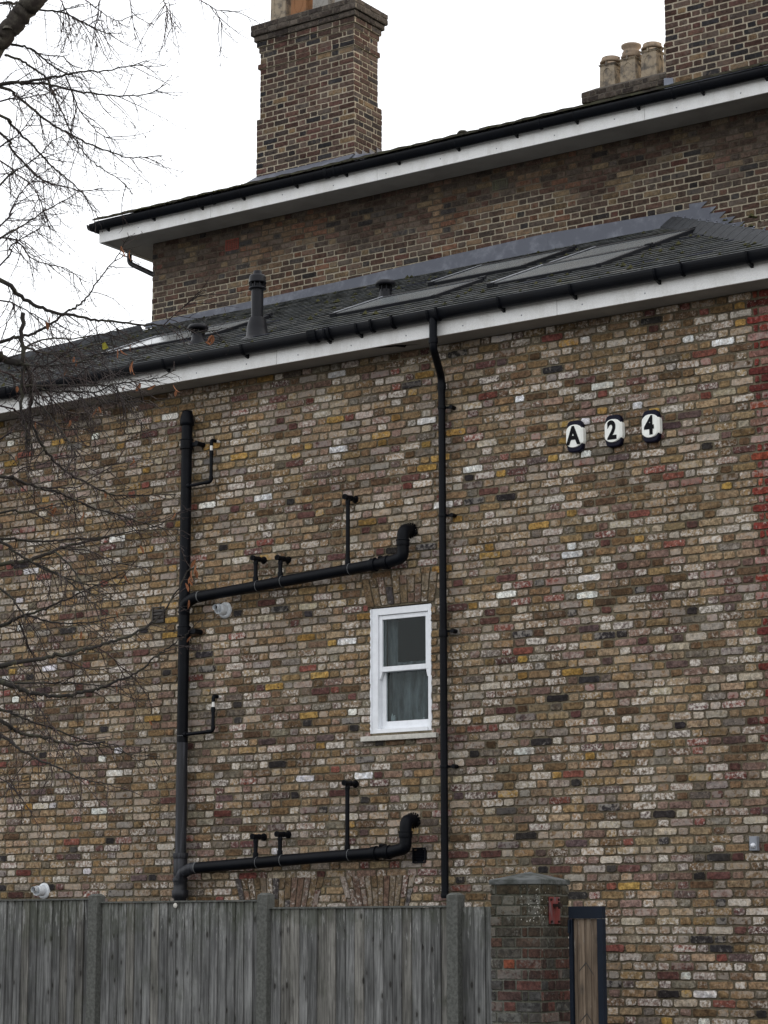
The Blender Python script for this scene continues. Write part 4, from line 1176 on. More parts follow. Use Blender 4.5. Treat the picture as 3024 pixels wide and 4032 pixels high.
# tree data: main limbs as world points, radius at start and end
TRUNK=[(-8.3, -11.05, 0.32), (-8.16, -11.26, 1.69), (-8.03, -11.46, 2.96), (-7.89, -11.65, 4.22), (-7.79, -11.79, 5.17)]
LIMBS=[
([(-7.873,-11.674,4.387),(-7.324,-11.51,4.22),(-6.76,-11.431,4.5),(-6.199,-11.381,4.901),(-6.113,-11.361,5.0),(-6.046,-11.348,5.068),(-5.993,-11.34,5.116),(-5.941,-11.333,5.165),(-5.887,-11.324,5.21),(-5.828,-11.314,5.27),(-5.769,-11.308,5.342)],0.0381,0.0318,3),
([(-7.873,-11.675,4.392),(-7.209,-11.572,4.657),(-6.595,-11.474,4.825),(-6.016,-11.371,4.87),(-5.947,-11.306,4.888),(-5.888,-11.249,4.909),(-5.834,-11.194,4.927),(-5.784,-11.142,4.946),(-5.72,-11.08,4.958),(-5.655,-11.018,4.982),(-5.609,-10.971,5.01)],0.006,0.0012,3),
([(-7.873,-11.674,4.389),(-7.286,-11.511,4.708),(-6.739,-11.343,4.909),(-6.219,-11.164,4.977),(-6.151,-11.085,4.997),(-6.085,-11.003,5.002),(-6.025,-10.922,4.989),(-5.984,-10.857,4.99),(-5.937,-10.787,4.992),(-5.893,-10.723,5.003),(-5.859,-10.667,5.023),(-5.814,-10.609,5.071)],0.0056,0.0013,3),
([(-7.874,-11.673,4.383),(-7.329,-11.497,5.076),(-6.857,-11.251,5.241),(-6.422,-10.957,5.081),(-6.395,-10.894,5.061),(-6.36,-10.818,5.01),(-6.319,-10.738,4.958),(-6.291,-10.673,4.938),(-6.258,-10.603,4.911),(-6.207,-10.523,4.887),(-6.166,-10.451,4.872),(-6.122,-10.383,4.883),(-6.077,-10.315,4.897)],0.0058,0.0013,3),
([(-6.031,-11.302,5.064),(-5.978,-11.263,5.052),(-5.946,-11.235,5.028),(-5.91,-11.201,4.987),(-5.869,-11.165,4.954),(-5.84,-11.144,4.945)],0.0045,0.002,0),
([(-5.946,-11.235,5.028),(-5.933,-11.196,5.031),(-5.9,-11.143,5.035),(-5.894,-11.104,5.015),(-5.872,-11.056,5.006)],0.0025,0.0012,0),
([(-6.19,-11.172,5.099),(-6.166,-11.109,5.094),(-6.162,-11.059,5.084),(-6.135,-10.988,5.054),(-6.147,-10.946,5.031),(-6.154,-10.891,4.97),(-6.159,-10.836,4.915),(-6.168,-10.787,4.872),(-6.171,-10.735,4.834),(-6.159,-10.672,4.79),(-6.144,-10.61,4.764),(-6.11,-10.532,4.726),(-6.101,-10.472,4.687)],0.0046,0.0012,0),
([(-7.886,-11.656,4.269),(-7.346,-11.488,5.167),(-6.901,-11.213,5.305),(-6.502,-10.871,5.003),(-6.494,-10.824,4.982),(-6.472,-10.761,4.935),(-6.436,-10.684,4.869),(-6.418,-10.626,4.827),(-6.399,-10.568,4.792),(-6.376,-10.505,4.75),(-6.369,-10.453,4.702),(-6.357,-10.395,4.646)],0.0054,0.0014,3),
([(-7.894,-11.644,4.193),(-7.396,-11.449,5.213),(-6.997,-11.126,5.357),(-6.646,-10.721,4.997),(-6.659,-10.649,4.965),(-6.658,-10.563,4.914),(-6.655,-10.477,4.875),(-6.643,-10.392,4.861),(-6.613,-10.296,4.861),(-6.625,-10.232,4.87),(-6.578,-10.132,4.899)],0.0049,0.0013,3),
([(-7.917,-11.611,3.977),(-7.252,-11.479,3.741),(-6.58,-11.445,4.012),(-5.92,-11.451,4.42),(-5.824,-11.502,4.424),(-5.724,-11.549,4.421),(-5.595,-11.58,4.439),(-5.495,-11.631,4.452),(-5.389,-11.673,4.446)],0.0034,0.001,3),
([(-5.8,-11.23,4.902),(-5.782,-11.212,4.841),(-5.761,-11.19,4.768),(-5.723,-11.158,4.706),(-5.684,-11.13,4.663),(-5.636,-11.103,4.649)],0.003,0.001,0),
([(-7.94,-11.577,3.755),(-7.595,-11.195,3.853),(-7.221,-10.854,4.206),(-6.83,-10.514,4.61),(-6.845,-10.404,4.683),(-6.822,-10.275,4.785),(-6.81,-10.15,4.874),(-6.809,-10.031,4.957)],0.0045,0.0014,3),
([(-7.935,-11.585,3.806),(-7.216,-11.498,3.561),(-6.499,-11.511,3.818),(-5.8,-11.566,4.203),(-5.793,-11.528,4.26),(-5.782,-11.492,4.34),(-5.763,-11.449,4.408),(-5.754,-11.411,4.472)],0.0028,0.001,3),
([(-7.906,-11.627,4.078),(-7.233,-11.57,4.949),(-6.677,-11.408,5.017),(-6.182,-11.188,4.646),(-6.196,-11.094,4.624),(-6.198,-10.993,4.608),(-6.228,-10.906,4.572),(-6.268,-10.823,4.523),(-6.311,-10.748,4.497)],0.003,0.0011,3),
([(-7.88,-11.664,4.326),(-7.135,-11.63,4.583),(-6.455,-11.599,4.709),(-5.819,-11.568,4.7),(-5.697,-11.596,4.671),(-5.569,-11.624,4.652),(-5.467,-11.668,4.628),(-5.355,-11.709,4.625)],0.0029,0.0009,3),
([(-7.9,-11.635,4.135),(-7.396,-11.384,4.184),(-6.887,-11.182,4.475),(-6.38,-10.989,4.802),(-6.347,-10.979,4.818),(-6.302,-10.964,4.846),(-6.255,-10.953,4.899),(-6.218,-10.949,4.952)],0.0031,0.001,3),
([(-5.923,-11.258,5.198),(-5.821,-11.244,5.169),(-5.741,-11.241,5.125),(-5.653,-11.231,5.067),(-5.584,-11.237,5.029),(-5.508,-11.243,5.01)],0.0035,0.0011,0),
([(-5.465,-11.413,5.092),(-5.49,-11.397,5.024),(-5.514,-11.385,4.978),(-5.521,-11.358,4.915)],0.0024,0.001,0),
([(-5.875,-10.781,5.416),(-5.89,-10.747,5.358),(-5.905,-10.719,5.324),(-5.92,-10.685,5.262)],0.0021,0.001,0),
([(-5.763,-10.704,5.416),(-5.604,-10.86,5.263),(-5.436,-11.011,5.113)],0.0021,0.0009,0),
([(-5.654,-10.628,5.416),(-5.635,-10.611,5.397),(-5.592,-10.573,5.36),(-5.576,-10.552,5.31),(-5.57,-10.538,5.27)],0.0023,0.0009,0),
([(-5.592,-10.573,5.36),(-5.567,-10.554,5.351),(-5.544,-10.532,5.323)],0.0017,0.0008,0),
([(-5.852,-11.221,5.248),(-5.773,-11.26,5.151),(-5.677,-11.293,5.073),(-5.589,-11.326,4.966)],0.002,0.0009,0),
([(-5.654,-11.313,5.167),(-5.559,-11.321,5.091),(-5.472,-11.338,5.027),(-5.394,-11.366,4.987)],0.002,0.0009,0),
([(-7.837,-11.726,4.732),(-7.317,-11.513,5.182),(-6.84,-11.275,5.398),(-6.385,-11.01,5.426),(-6.447,-10.893,5.479),(-6.507,-10.777,5.541),(-6.553,-10.655,5.62)],0.0042,0.0033,3),
([(-7.958,-11.552,3.588),(-7.257,-11.519,4.463),(-6.678,-11.381,4.527),(-6.163,-11.187,4.153),(-6.136,-11.127,4.106),(-6.106,-11.071,4.077),(-6.075,-11.014,4.053),(-6.027,-10.949,4.041),(-5.98,-10.884,4.03),(-5.926,-10.817,4.027),(-5.861,-10.742,4.024),(-5.806,-10.674,4.025),(-5.745,-10.603,4.025),(-5.686,-10.528,4.007),(-5.622,-10.46,4.031)],0.008,0.0015,3),
([(-7.986,-11.512,3.328),(-7.46,-11.293,3.584),(-6.955,-11.084,3.837),(-6.464,-10.868,4.011),(-6.387,-10.859,4.018),(-6.311,-10.85,4.025),(-6.233,-10.843,4.046),(-6.154,-10.839,4.08),(-6.088,-10.84,4.102),(-6.032,-10.847,4.117),(-5.974,-10.858,4.156),(-5.899,-10.863,4.219),(-5.824,-10.867,4.281),(-5.765,-10.881,4.337)],0.0063,0.0012,3),
([(-5.986,-11.23,3.788),(-5.999,-11.192,3.853),(-5.971,-11.121,3.894),(-5.93,-11.034,3.907),(-5.886,-10.949,3.932),(-5.867,-10.881,3.956),(-5.846,-10.814,3.993)],0.0039,0.0012,0),
([(-7.952,-11.56,3.645),(-7.366,-11.363,3.44),(-6.761,-11.262,3.748),(-6.158,-11.195,4.206),(-6.039,-11.269,4.236),(-5.909,-11.329,4.24),(-5.771,-11.383,4.238)],0.003,0.0012,3),
([(-7.94,-11.578,3.759),(-7.357,-11.424,4.291),(-6.837,-11.228,4.468),(-6.351,-11.002,4.404),(-6.307,-10.941,4.392),(-6.288,-10.886,4.337),(-6.255,-10.83,4.319),(-6.205,-10.764,4.307),(-6.158,-10.692,4.258)],0.0031,0.0011,3),
([(-7.968,-11.538,3.499),(-7.487,-11.301,4.097),(-7.057,-11.014,4.311),(-6.652,-10.683,4.261),(-6.537,-10.709,4.217),(-6.414,-10.726,4.153),(-6.289,-10.738,4.079),(-6.189,-10.771,4.017)],0.0032,0.001,3),
([(-5.712,-10.719,4.0),(-5.677,-10.704,4.036),(-5.65,-10.69,4.06),(-5.616,-10.674,4.09),(-5.566,-10.65,4.138)],0.002,0.0009,0),
([(-7.991,-11.505,3.282),(-7.206,-11.543,3.795),(-6.518,-11.541,3.894),(-5.889,-11.523,3.74),(-5.851,-11.493,3.725),(-5.82,-11.468,3.709),(-5.785,-11.442,3.701)],0.0133,0.0104,3),
([(-5.763,-11.469,3.886),(-5.775,-11.459,3.803),(-5.783,-11.441,3.701),(-5.787,-11.435,3.666),(-5.795,-11.43,3.614),(-5.805,-11.419,3.536),(-5.8,-11.402,3.477),(-5.8,-11.392,3.434),(-5.802,-11.386,3.402),(-5.795,-11.386,3.424),(-5.791,-11.376,3.392),(-5.792,-11.369,3.356)],0.0076,0.0019,0),
([(-5.775,-11.435,3.701),(-5.78,-11.409,3.678),(-5.794,-11.386,3.644),(-5.811,-11.363,3.601),(-5.837,-11.342,3.534),(-5.847,-11.316,3.499),(-5.838,-11.269,3.429),(-5.833,-11.233,3.394),(-5.824,-11.195,3.362),(-5.806,-11.152,3.334),(-5.769,-11.095,3.305),(-5.735,-11.041,3.277),(-5.704,-10.991,3.262),(-5.659,-10.937,3.266),(-5.594,-10.869,3.272),(-5.552,-10.816,3.278)],0.0076,0.0013,0),
([(-5.782,-11.439,3.697),(-5.639,-11.487,3.662),(-5.503,-11.541,3.635),(-5.359,-11.592,3.616),(-5.21,-11.641,3.607)],0.0038,0.0013,0),
([(-5.787,-11.425,3.618),(-5.739,-11.319,3.633),(-5.697,-11.218,3.651),(-5.653,-11.115,3.666),(-5.608,-11.013,3.693),(-5.578,-10.922,3.72),(-5.548,-10.836,3.767)],0.0043,0.0012,0),
([(-5.832,-11.337,3.642),(-5.751,-11.335,3.615),(-5.636,-11.313,3.599),(-5.539,-11.303,3.584),(-5.456,-11.308,3.596),(-5.381,-11.302,3.53),(-5.286,-11.294,3.521)],0.0038,0.0011,0),
([(-5.836,-11.331,3.598),(-5.774,-11.349,3.557),(-5.702,-11.354,3.489),(-5.647,-11.377,3.445),(-5.583,-11.388,3.377),(-5.53,-11.409,3.32)],0.0034,0.0011,0),
([(-5.793,-11.307,3.626),(-5.846,-11.19,3.606),(-5.889,-11.07,3.601),(-5.918,-10.946,3.624),(-5.967,-10.841,3.668)],0.0029,0.001,0),
([(-5.839,-11.376,3.789),(-5.848,-11.267,3.789),(-5.842,-11.153,3.812),(-5.833,-11.043,3.86),(-5.822,-10.93,3.9)],0.0038,0.0012,0),
([(-5.718,-11.497,3.602),(-5.644,-11.521,3.644),(-5.558,-11.529,3.654),(-5.474,-11.541,3.675),(-5.411,-11.565,3.684)],0.0028,0.0009,0),
([(-7.999,-11.494,3.207),(-7.294,-11.45,3.855),(-6.686,-11.343,3.969),(-6.132,-11.203,3.771),(-6.157,-11.105,3.769),(-6.174,-11.001,3.757),(-6.185,-10.888,3.728),(-6.202,-10.781,3.706),(-6.216,-10.674,3.697)],0.003,0.001,3),
([(-8.014,-11.471,3.06),(-7.402,-11.343,3.612),(-6.859,-11.172,3.784),(-6.354,-10.97,3.704),(-6.31,-10.928,3.688),(-6.262,-10.878,3.651),(-6.215,-10.834,3.631),(-6.157,-10.789,3.645),(-6.1,-10.736,3.617),(-6.04,-10.686,3.614)],0.0031,0.001,3),
([(-5.88,-11.273,3.754),(-5.851,-11.201,3.723),(-5.815,-11.131,3.715),(-5.782,-11.063,3.707),(-5.757,-10.998,3.691),(-5.733,-10.93,3.658)],0.0025,0.001,0),
([(-5.803,-11.218,3.746),(-5.688,-11.223,3.716),(-5.578,-11.232,3.686),(-5.475,-11.245,3.652),(-5.372,-11.254,3.603)],0.0021,0.0009,0),
([(-8.045,-11.426,2.768),(-7.391,-11.327,3.206),(-6.799,-11.207,3.39),(-6.245,-11.07,3.384),(-6.231,-11.015,3.386),(-6.21,-10.953,3.374),(-6.193,-10.893,3.364),(-6.171,-10.831,3.355),(-6.153,-10.77,3.342),(-6.132,-10.705,3.32),(-6.109,-10.641,3.302),(-6.081,-10.575,3.299),(-6.046,-10.501,3.276),(-6.022,-10.437,3.268),(-5.993,-10.369,3.254),(-5.959,-10.3,3.256)],0.006,0.0012,3),
([(-8.061,-11.404,2.621),(-7.333,-11.361,2.971),(-6.671,-11.314,3.156),(-6.051,-11.263,3.191),(-6.019,-11.196,3.2),(-5.986,-11.13,3.216),(-5.964,-11.073,3.239),(-5.933,-11.009,3.261),(-5.9,-10.948,3.296)],0.0039,0.001,3),
([(-8.073,-11.387,2.512),(-7.5,-11.219,2.951),(-6.976,-11.029,3.164),(-6.48,-10.818,3.195),(-6.448,-10.744,3.197),(-6.415,-10.67,3.199),(-6.381,-10.597,3.211),(-6.346,-10.523,3.224),(-6.307,-10.446,3.233),(-6.275,-10.376,3.251),(-6.259,-10.317,3.271),(-6.221,-10.243,3.291),(-6.182,-10.17,3.318),(-6.162,-10.113,3.357),(-6.151,-10.062,3.395)],0.0052,0.0011,3),
([(-8.084,-11.371,2.402),(-7.524,-11.184,2.719),(-6.997,-10.998,2.96),(-6.491,-10.802,3.089),(-6.488,-10.734,3.106),(-6.463,-10.653,3.129),(-6.435,-10.573,3.166),(-6.421,-10.5,3.198),(-6.401,-10.424,3.225),(-6.373,-10.341,3.252),(-6.353,-10.263,3.277)],0.0073,0.0043,3),
([(-8.074,-11.385,2.499),(-7.379,-11.344,3.312),(-6.796,-11.211,3.418),(-6.272,-11.031,3.132),(-6.227,-11.021,3.099),(-6.168,-10.999,3.062),(-6.104,-10.976,3.03),(-6.037,-10.949,2.994),(-5.989,-10.937,2.962),(-5.946,-10.927,2.926),(-5.904,-10.916,2.885),(-5.861,-10.907,2.854),(-5.81,-10.892,2.818)],0.005,0.001,3),
([(-6.249,-10.878,3.071),(-6.177,-10.848,3.029),(-6.1,-10.816,2.997),(-6.038,-10.797,2.974),(-5.975,-10.781,2.966),(-5.9,-10.758,2.967),(-5.823,-10.737,2.982)],0.0041,0.001,0),
([(-8.111,-11.332,2.149),(-7.622,-11.076,2.32),(-7.137,-10.849,2.606),(-6.657,-10.62,2.87),(-6.575,-10.619,2.89),(-6.51,-10.629,2.904),(-6.425,-10.626,2.918),(-6.353,-10.631,2.931),(-6.268,-10.629,2.955),(-6.188,-10.631,2.978),(-6.096,-10.624,3.001),(-5.995,-10.614,3.033)],0.0064,0.0012,3),
([(-6.56,-10.563,2.915),(-6.48,-10.566,2.893),(-6.397,-10.566,2.871),(-6.309,-10.566,2.862),(-6.204,-10.556,2.86),(-6.107,-10.554,2.87),(-6.012,-10.552,2.873),(-5.917,-10.549,2.87)],0.0042,0.001,0),
([(-6.3,-10.683,3.143),(-6.201,-10.708,3.08),(-6.116,-10.741,3.013),(-6.042,-10.785,2.956),(-5.951,-10.821,2.915),(-5.848,-10.851,2.888)],0.0036,0.001,0),
([(-5.752,-11.243,3.463),(-5.694,-11.25,3.403),(-5.642,-11.266,3.361),(-5.591,-11.281,3.31),(-5.523,-11.288,3.278)],0.0029,0.0009,0),
([(-8.029,-11.45,2.925),(-7.361,-11.338,2.969),(-6.715,-11.277,3.223),(-6.091,-11.234,3.488),(-6.097,-11.181,3.518),(-6.101,-11.132,3.567)],0.0029,0.0015,3),
([(-6.196,-11.039,3.398),(-6.076,-11.11,3.396),(-5.94,-11.166,3.381),(-5.795,-11.221,3.387),(-5.666,-11.28,3.366)],0.0026,0.0009,0),
([(-5.982,-11.118,3.304),(-5.943,-11.056,3.31),(-5.904,-10.994,3.316),(-5.877,-10.948,3.357),(-5.829,-10.889,3.405),(-5.813,-10.851,3.449),(-5.79,-10.821,3.545)],0.0029,0.001,0),
([(-8.094,-11.356,2.306),(-7.438,-11.292,3.277),(-6.903,-11.108,3.368),(-6.431,-10.859,2.981),(-6.36,-10.846,2.917),(-6.305,-10.846,2.862),(-6.258,-10.852,2.809),(-6.207,-10.855,2.756)],0.0041,0.0012,3),
([(-6.186,-10.726,3.136),(-6.09,-10.716,3.123),(-5.99,-10.695,3.077),(-5.9,-10.686,3.05),(-5.81,-10.679,3.033)],0.0025,0.001,0),
([(-8.072,-11.388,2.514),(-7.355,-11.314,2.51),(-6.684,-11.271,2.558),(-6.042,-11.248,2.606),(-6.008,-11.197,2.618),(-5.959,-11.137,2.634),(-5.917,-11.081,2.649),(-5.874,-11.025,2.665),(-5.839,-10.975,2.682),(-5.807,-10.927,2.703),(-5.763,-10.872,2.727),(-5.725,-10.823,2.756),(-5.69,-10.778,2.796),(-5.671,-10.743,2.837),(-5.644,-10.71,2.906),(-5.622,-10.679,2.971),(-5.598,-10.65,3.045)],0.0082,0.0018,3),
([(-8.079,-11.378,2.451),(-7.383,-11.307,2.767),(-6.765,-11.205,2.752),(-6.188,-11.094,2.571),(-6.15,-11.065,2.552),(-6.113,-11.036,2.531),(-6.074,-11.009,2.519),(-6.035,-10.982,2.512),(-5.975,-10.944,2.517),(-5.915,-10.906,2.526),(-5.861,-10.875,2.542),(-5.811,-10.848,2.569),(-5.757,-10.818,2.592),(-5.705,-10.792,2.629),(-5.657,-10.77,2.671),(-5.609,-10.748,2.708),(-5.574,-10.731,2.735),(-5.555,-10.725,2.758)],0.0088,0.0013,3),
([(-8.078,-11.379,2.456),(-7.469,-11.231,2.728),(-6.919,-11.06,2.738),(-6.399,-10.877,2.609),(-6.342,-10.866,2.592),(-6.263,-10.844,2.589),(-6.165,-10.808,2.586),(-6.087,-10.787,2.583),(-5.991,-10.75,2.57),(-5.914,-10.729,2.567),(-5.837,-10.709,2.569)],0.0046,0.001,3),
([(-8.092,-11.359,2.329),(-7.566,-11.14,2.585),(-7.085,-10.898,2.615),(-6.623,-10.64,2.518),(-6.589,-10.617,2.508),(-6.541,-10.58,2.483),(-6.488,-10.541,2.458),(-6.435,-10.502,2.438),(-6.378,-10.459,2.408),(-6.337,-10.429,2.393),(-6.287,-10.394,2.377),(-6.235,-10.355,2.352),(-6.173,-10.31,2.332),(-6.089,-10.254,2.327)],0.0047,0.001,3),
([(-8.097,-11.352,2.283),(-7.413,-11.279,2.735),(-6.821,-11.149,2.699),(-6.275,-10.998,2.427),(-6.267,-10.951,2.406),(-6.25,-10.899,2.385),(-6.212,-10.834,2.373),(-6.175,-10.768,2.357),(-6.147,-10.712,2.349),(-6.119,-10.657,2.352),(-6.081,-10.598,2.364)],0.0069,0.003,3),
([(-8.103,-11.344,2.227),(-7.388,-11.299,2.719),(-6.773,-11.193,2.671),(-6.21,-11.063,2.366),(-6.136,-11.072,2.329),(-6.062,-11.081,2.292),(-5.97,-11.077,2.251),(-5.884,-11.08,2.225),(-5.804,-11.086,2.193),(-5.731,-11.099,2.172),(-5.639,-11.101,2.154),(-5.555,-11.108,2.137)],0.0054,0.0011,3),
([(-6.38,-10.794,2.844),(-6.434,-10.707,2.812),(-6.49,-10.617,2.765),(-6.537,-10.521,2.717),(-6.586,-10.429,2.682),(-6.62,-10.331,2.662)],0.0041,0.0011,0),
([(-6.104,-11.025,2.52),(-6.009,-11.063,2.459),(-5.918,-11.104,2.395),(-5.82,-11.141,2.332),(-5.723,-11.179,2.275),(-5.626,-11.219,2.228)],0.0029,0.0009,0),
([(-5.924,-11.052,2.643),(-5.922,-10.971,2.631),(-5.927,-10.895,2.62),(-5.911,-10.807,2.623),(-5.891,-10.722,2.649)],0.0027,0.001,0),
([(-5.73,-11.049,2.671),(-5.752,-10.953,2.65),(-5.775,-10.854,2.614),(-5.797,-10.756,2.586),(-5.821,-10.653,2.53)],0.0024,0.001,0),
([(-8.122,-11.316,2.045),(-7.462,-11.224,2.53),(-6.894,-11.071,2.497),(-6.369,-10.891,2.213),(-6.178,-11.048,2.178),(-5.984,-11.204,2.139)],0.002,0.0009,3),
([(-6.345,-10.421,2.393),(-6.347,-10.304,2.391),(-6.349,-10.186,2.389),(-6.336,-10.058,2.387)],0.0021,0.001,0),
]
LEAVES=[(-5.857,-10.821,3.89,2),(-5.808,-10.797,3.911,1),(-5.531,-11.117,3.733,2),(-5.709,-11.223,3.742,2),(-6.002,-10.975,3.798,1),(-5.726,-10.834,3.746,1),(-5.755,-10.887,3.711,1),(-5.551,-10.962,3.675,1),(-5.585,-10.809,3.709,1),(-5.578,-10.802,3.699,1),(-5.823,-10.972,3.636,2),(-5.789,-11.185,3.528,1),(-5.987,-11.164,3.577,1),(-6.014,-11.232,3.694,1),(-5.47,-10.707,3.926,2),(-5.569,-10.612,3.944,1),(-5.847,-10.725,3.476,2),(-5.993,-11.023,3.245,3),(-5.95,-11.056,3.25,2),(-5.744,-11.023,3.248,1),(-5.731,-11.141,3.179,1),(-5.439,-10.944,3.168,1),(-5.705,-10.833,3.063,1),(-5.728,-10.915,2.955,1),(-5.784,-10.892,2.853,1),(-6.052,-10.75,2.806,1),(-5.555,-10.685,3.029,2),(-5.575,-10.672,3.007,1),(-5.482,-10.796,2.953,2),(-5.435,-10.885,2.91,2),(-5.529,-10.757,2.883,1),(-5.484,-10.806,2.717,1),(-5.842,-10.787,2.567,1),(-5.911,-10.507,2.448,1),(-5.709,-10.975,4.253,2),(-5.541,-11.145,4.173,1),(-6.308,-10.965,2.985,1),(-6.029,-11.063,4.003,1),(-6.165,-11.071,3.454,1),(-6.058,-11.017,4.013,1)]
YLEAF=(-5.655,-11.132,3.816)
# ------------------------------------------------------------------ pipework on the wall
BP = M['black_plastic']
def T3(name, pts, r, parent, mat=BP, fl=0.05, seg=16):
    k = MB(); k.tube(fillet(pts, fl), r, seg); return k.build(name, mat, parent)
def ring(name, c, axis, r, L_, parent, mat=BP):
    c = Vector(c); a = Vector(axis).normalized()
    k = MB(); k.tube([c - a * L_ / 2, c - a * L_ * 0.3, c + a * L_ * 0.3, c + a * L_ / 2], [r * .97, r, r, r * .97], 18); return k.build(name, mat, parent)
sp = empty('soil_pipe', (-14.345, -0.1, 1.9), 'thick black soil pipe up the wall with two sloping side branches and stub vents', 'drain pipe')
SX, SY = -14.345, -0.105
T3('stack_pipe', [(SX, SY, 3.47), (SX, SY, 6.78)], 0.055, sp, seg=22)
T3('weathered_pipe', [(SX, SY, 2.30), (SX, SY, 3.47)], 0.0555, sp, M['pipe_weathered'], seg=22)
k = MB(); k.lathe([(0.058, 6.66), (0.073, 6.668), (0.073, 6.70), (0.066, 6.76), (0.052, 6.80), (0.050, 6.815), (0.030, 6.815), (0.001, 6.81)], (SX, SY, 0), 22); k.build('stack_cap', BP, sp)
for z, mt in ((6.47, BP), (4.57, BP), (2.37, M['pipe_weathered'])):
    ring('pipe_collar', (SX, SY, z), (0, 0, 1), 0.066 if z > 3 else 0.076, 0.10 if z > 3 else 0.05, sp, mt)
    if z > 3:
        for dz in (-0.045, 0.045): ring('pipe_collar', (SX, SY, z + dz), (0, 0, 1), 0.070, 0.014, sp, mt)
        k = MB(); k.box((SX + 0.05, SY + 0.0, z - 0.028), (SX + 0.13, SY + 0.04, z + 0.018)); k.tube([(SX + 0.135, SY - 0.02, z - 0.005), (SX + 0.135, SY + 0.10, z - 0.005)], 0.026, 12)
        bevel(k.build('pipe_clip', BP, sp), 0.006)
k = MB()
k.lathe([(0.058, 2.35), (0.069, 2.34), (0.068, 2.18), (0.062, 2.165), (0.074, 2.15), (0.074, 2.12), (0.066, 2.11), (0.066, 2.045), (0.080, 2.035), (0.080, 1.97), (0.060, 1.955), (0.055, 1.2)], (SX, SY, 0), 20)
k.build('bottom_collar', M['pipe_weathered'], sp)
def branch(pts_main, up_to, wall, teelist, tall, junc_z, lab):
    T3('branch_pipe', pts_main, 0.054, sp, seg=20)
    # junction into the stack
    a, b = Vector((SX, SY - 0.01, junc_z - 0.13)), Vector(pts_main[0])
    k = MB(); k.tube(fillet([a, Vector((SX + 0.03, SY - 0.02, junc_z - 0.03)), b, b + (Vector(pts_main[1]) - b).normalized() * 0.05], 0.09), 0.057, 20); k.build('junction', BP if junc_z > 3 else M['pipe_weathered'], sp)
    d = (Vector(pts_main[1]) - b).normalized()
    ring('sealant_ring', b + d * 0.06, d, 0.0575, 0.012, sp, M['grey_sealant'])
    e0, e1 = Vector(pts_main[-1]), Vector(up_to)
    dm = (Vector(pts_main[-1]) - Vector(pts_main[-2])).normalized()
    T3('elbow', [e0 - dm * 0.02, Vector((e1.x, e0.y, e0.z + 0.03)), e1], 0.056, sp, fl=0.12, seg=20)
    T3('elbow', [e1, e1 + Vector((0.0, 0.0, 0.17)), Vector(wall) + Vector((0, 0.02, 0))], 0.056, sp, fl=0.12, seg=20)
    for q, ax in ((e0 - dm * 0.06, dm), (e0 - dm * 0.20, dm), (e1 + Vector((0, 0, 0.03)), Vector((0, 0, 1)))):
        ring('pipe_collar', q, ax, 0.063, 0.05, sp); ring('pipe_collar', q + ax * 0.03, ax, 0.067, 0.012, sp)
    q = e0 - dm * 0.14
    k = MB(); k.tube([q + Vector((0, 0.02, 0.062)), q + Vector((0, 0.10, 0.062))], 0.022, 10); k.box((q.x - .015, q.y + .02, q.z + .03), (q.x + .015, q.y + .14, q.z + .07)); k.build('pipe_clip', BP, sp)
    # foam round the hole in the wall
    k = MB(); rr = random.Random(4)
    wv = Vector(wall)
    for i in range(16):
        a_ = 2 * math.pi * i / 16; c = wv + Vector((math.cos(a_) * 0.066, -0.008, math.sin(a_) * 0.066)); s_ = rr.uniform(0.010, 0.026)
        k.add([c + Vector((s_, 0, 0)), c + Vector((0, 0, s_)), c + Vector((-s_, 0, 0)), c + Vector((0, 0, -s_)), c + Vector((0, -s_, 0)), c + Vector((0, s_, 0))], [(0, 1, 4), (1, 2, 4), (2, 3, 4), (3, 0, 4)])
    k.build('hole_filler', M['dark_void'], sp)
    for (tx, zt_, tall_) in teelist:
        # vertical of the tee, from a strap boss on the branch up to a head that runs into the wall
        f = (tx - pts_main[0][0]) / (pts_main[-1][0] - pts_main[0][0])
        i = 0
        for j in range(len(pts_main) - 1):
            if pts_main[j][0] <= tx <= pts_main[j + 1][0]: i = j
        p, q = Vector(pts_main[i]), Vector(pts_main[i + 1])
        zb_ = p.lerp(q, (tx - p.x) / (q.x - p.x)).z
        yb = p.y
        T3('stub_pipe', [(tx, yb + 0.0, zb_ + 0.03), (tx, yb + 0.0, zt_)], 0.0205, sp, seg=12)
        ring('boss', (tx, yb, zb_ + 0.075), (0, 0, 1), 0.027, 0.045, sp)
        dd = (q - p).normalized()
        ring('strap', (tx, yb, zb_), dd, 0.0565, 0.045, sp)
        ring('sealant_ring', Vector((tx, yb, zb_)) + dd * 0.028, dd, 0.0572, 0.006, sp, M['grey_sealant'])
        ring('stub_collar', (tx, yb, zt_ - 0.045), (0, 0, 1), 0.0245, 0.03, sp)
        T3('tee_head', [(tx, yb - 0.055, zt_), (tx, 0.02, zt_)], 0.0235, sp, seg=14)
        ring('tee_collar', (tx, yb - 0.048, zt_), (0, 1, 0), 0.0275, 0.022, sp); ring('tee_collar', (tx, yb + 0.05, zt_), (0, 1, 0), 0.0275, 0.022, sp); ring('tee_collar', (tx, -0.008, zt_), (0, 1, 0), 0.036, 0.014, sp, M['dark_void'])
        ring('tee_mouth', (tx, yb - 0.0598, zt_), (0, 1, 0), 0.018, 0.002, sp, M['dark_void'])
branch([(-14.19, -0.135, 4.895), (-12.667, -0.135, 4.985), (-11.84, -0.135, 5.035)], (-11.70, -0.135, 5.165), (-11.70, -0.0, 5.335),
       [(-13.43, 5.215, 0), (-13.13, 5.19, 0), (-12.33, 5.70, 1)], None, 4.88, 'u')
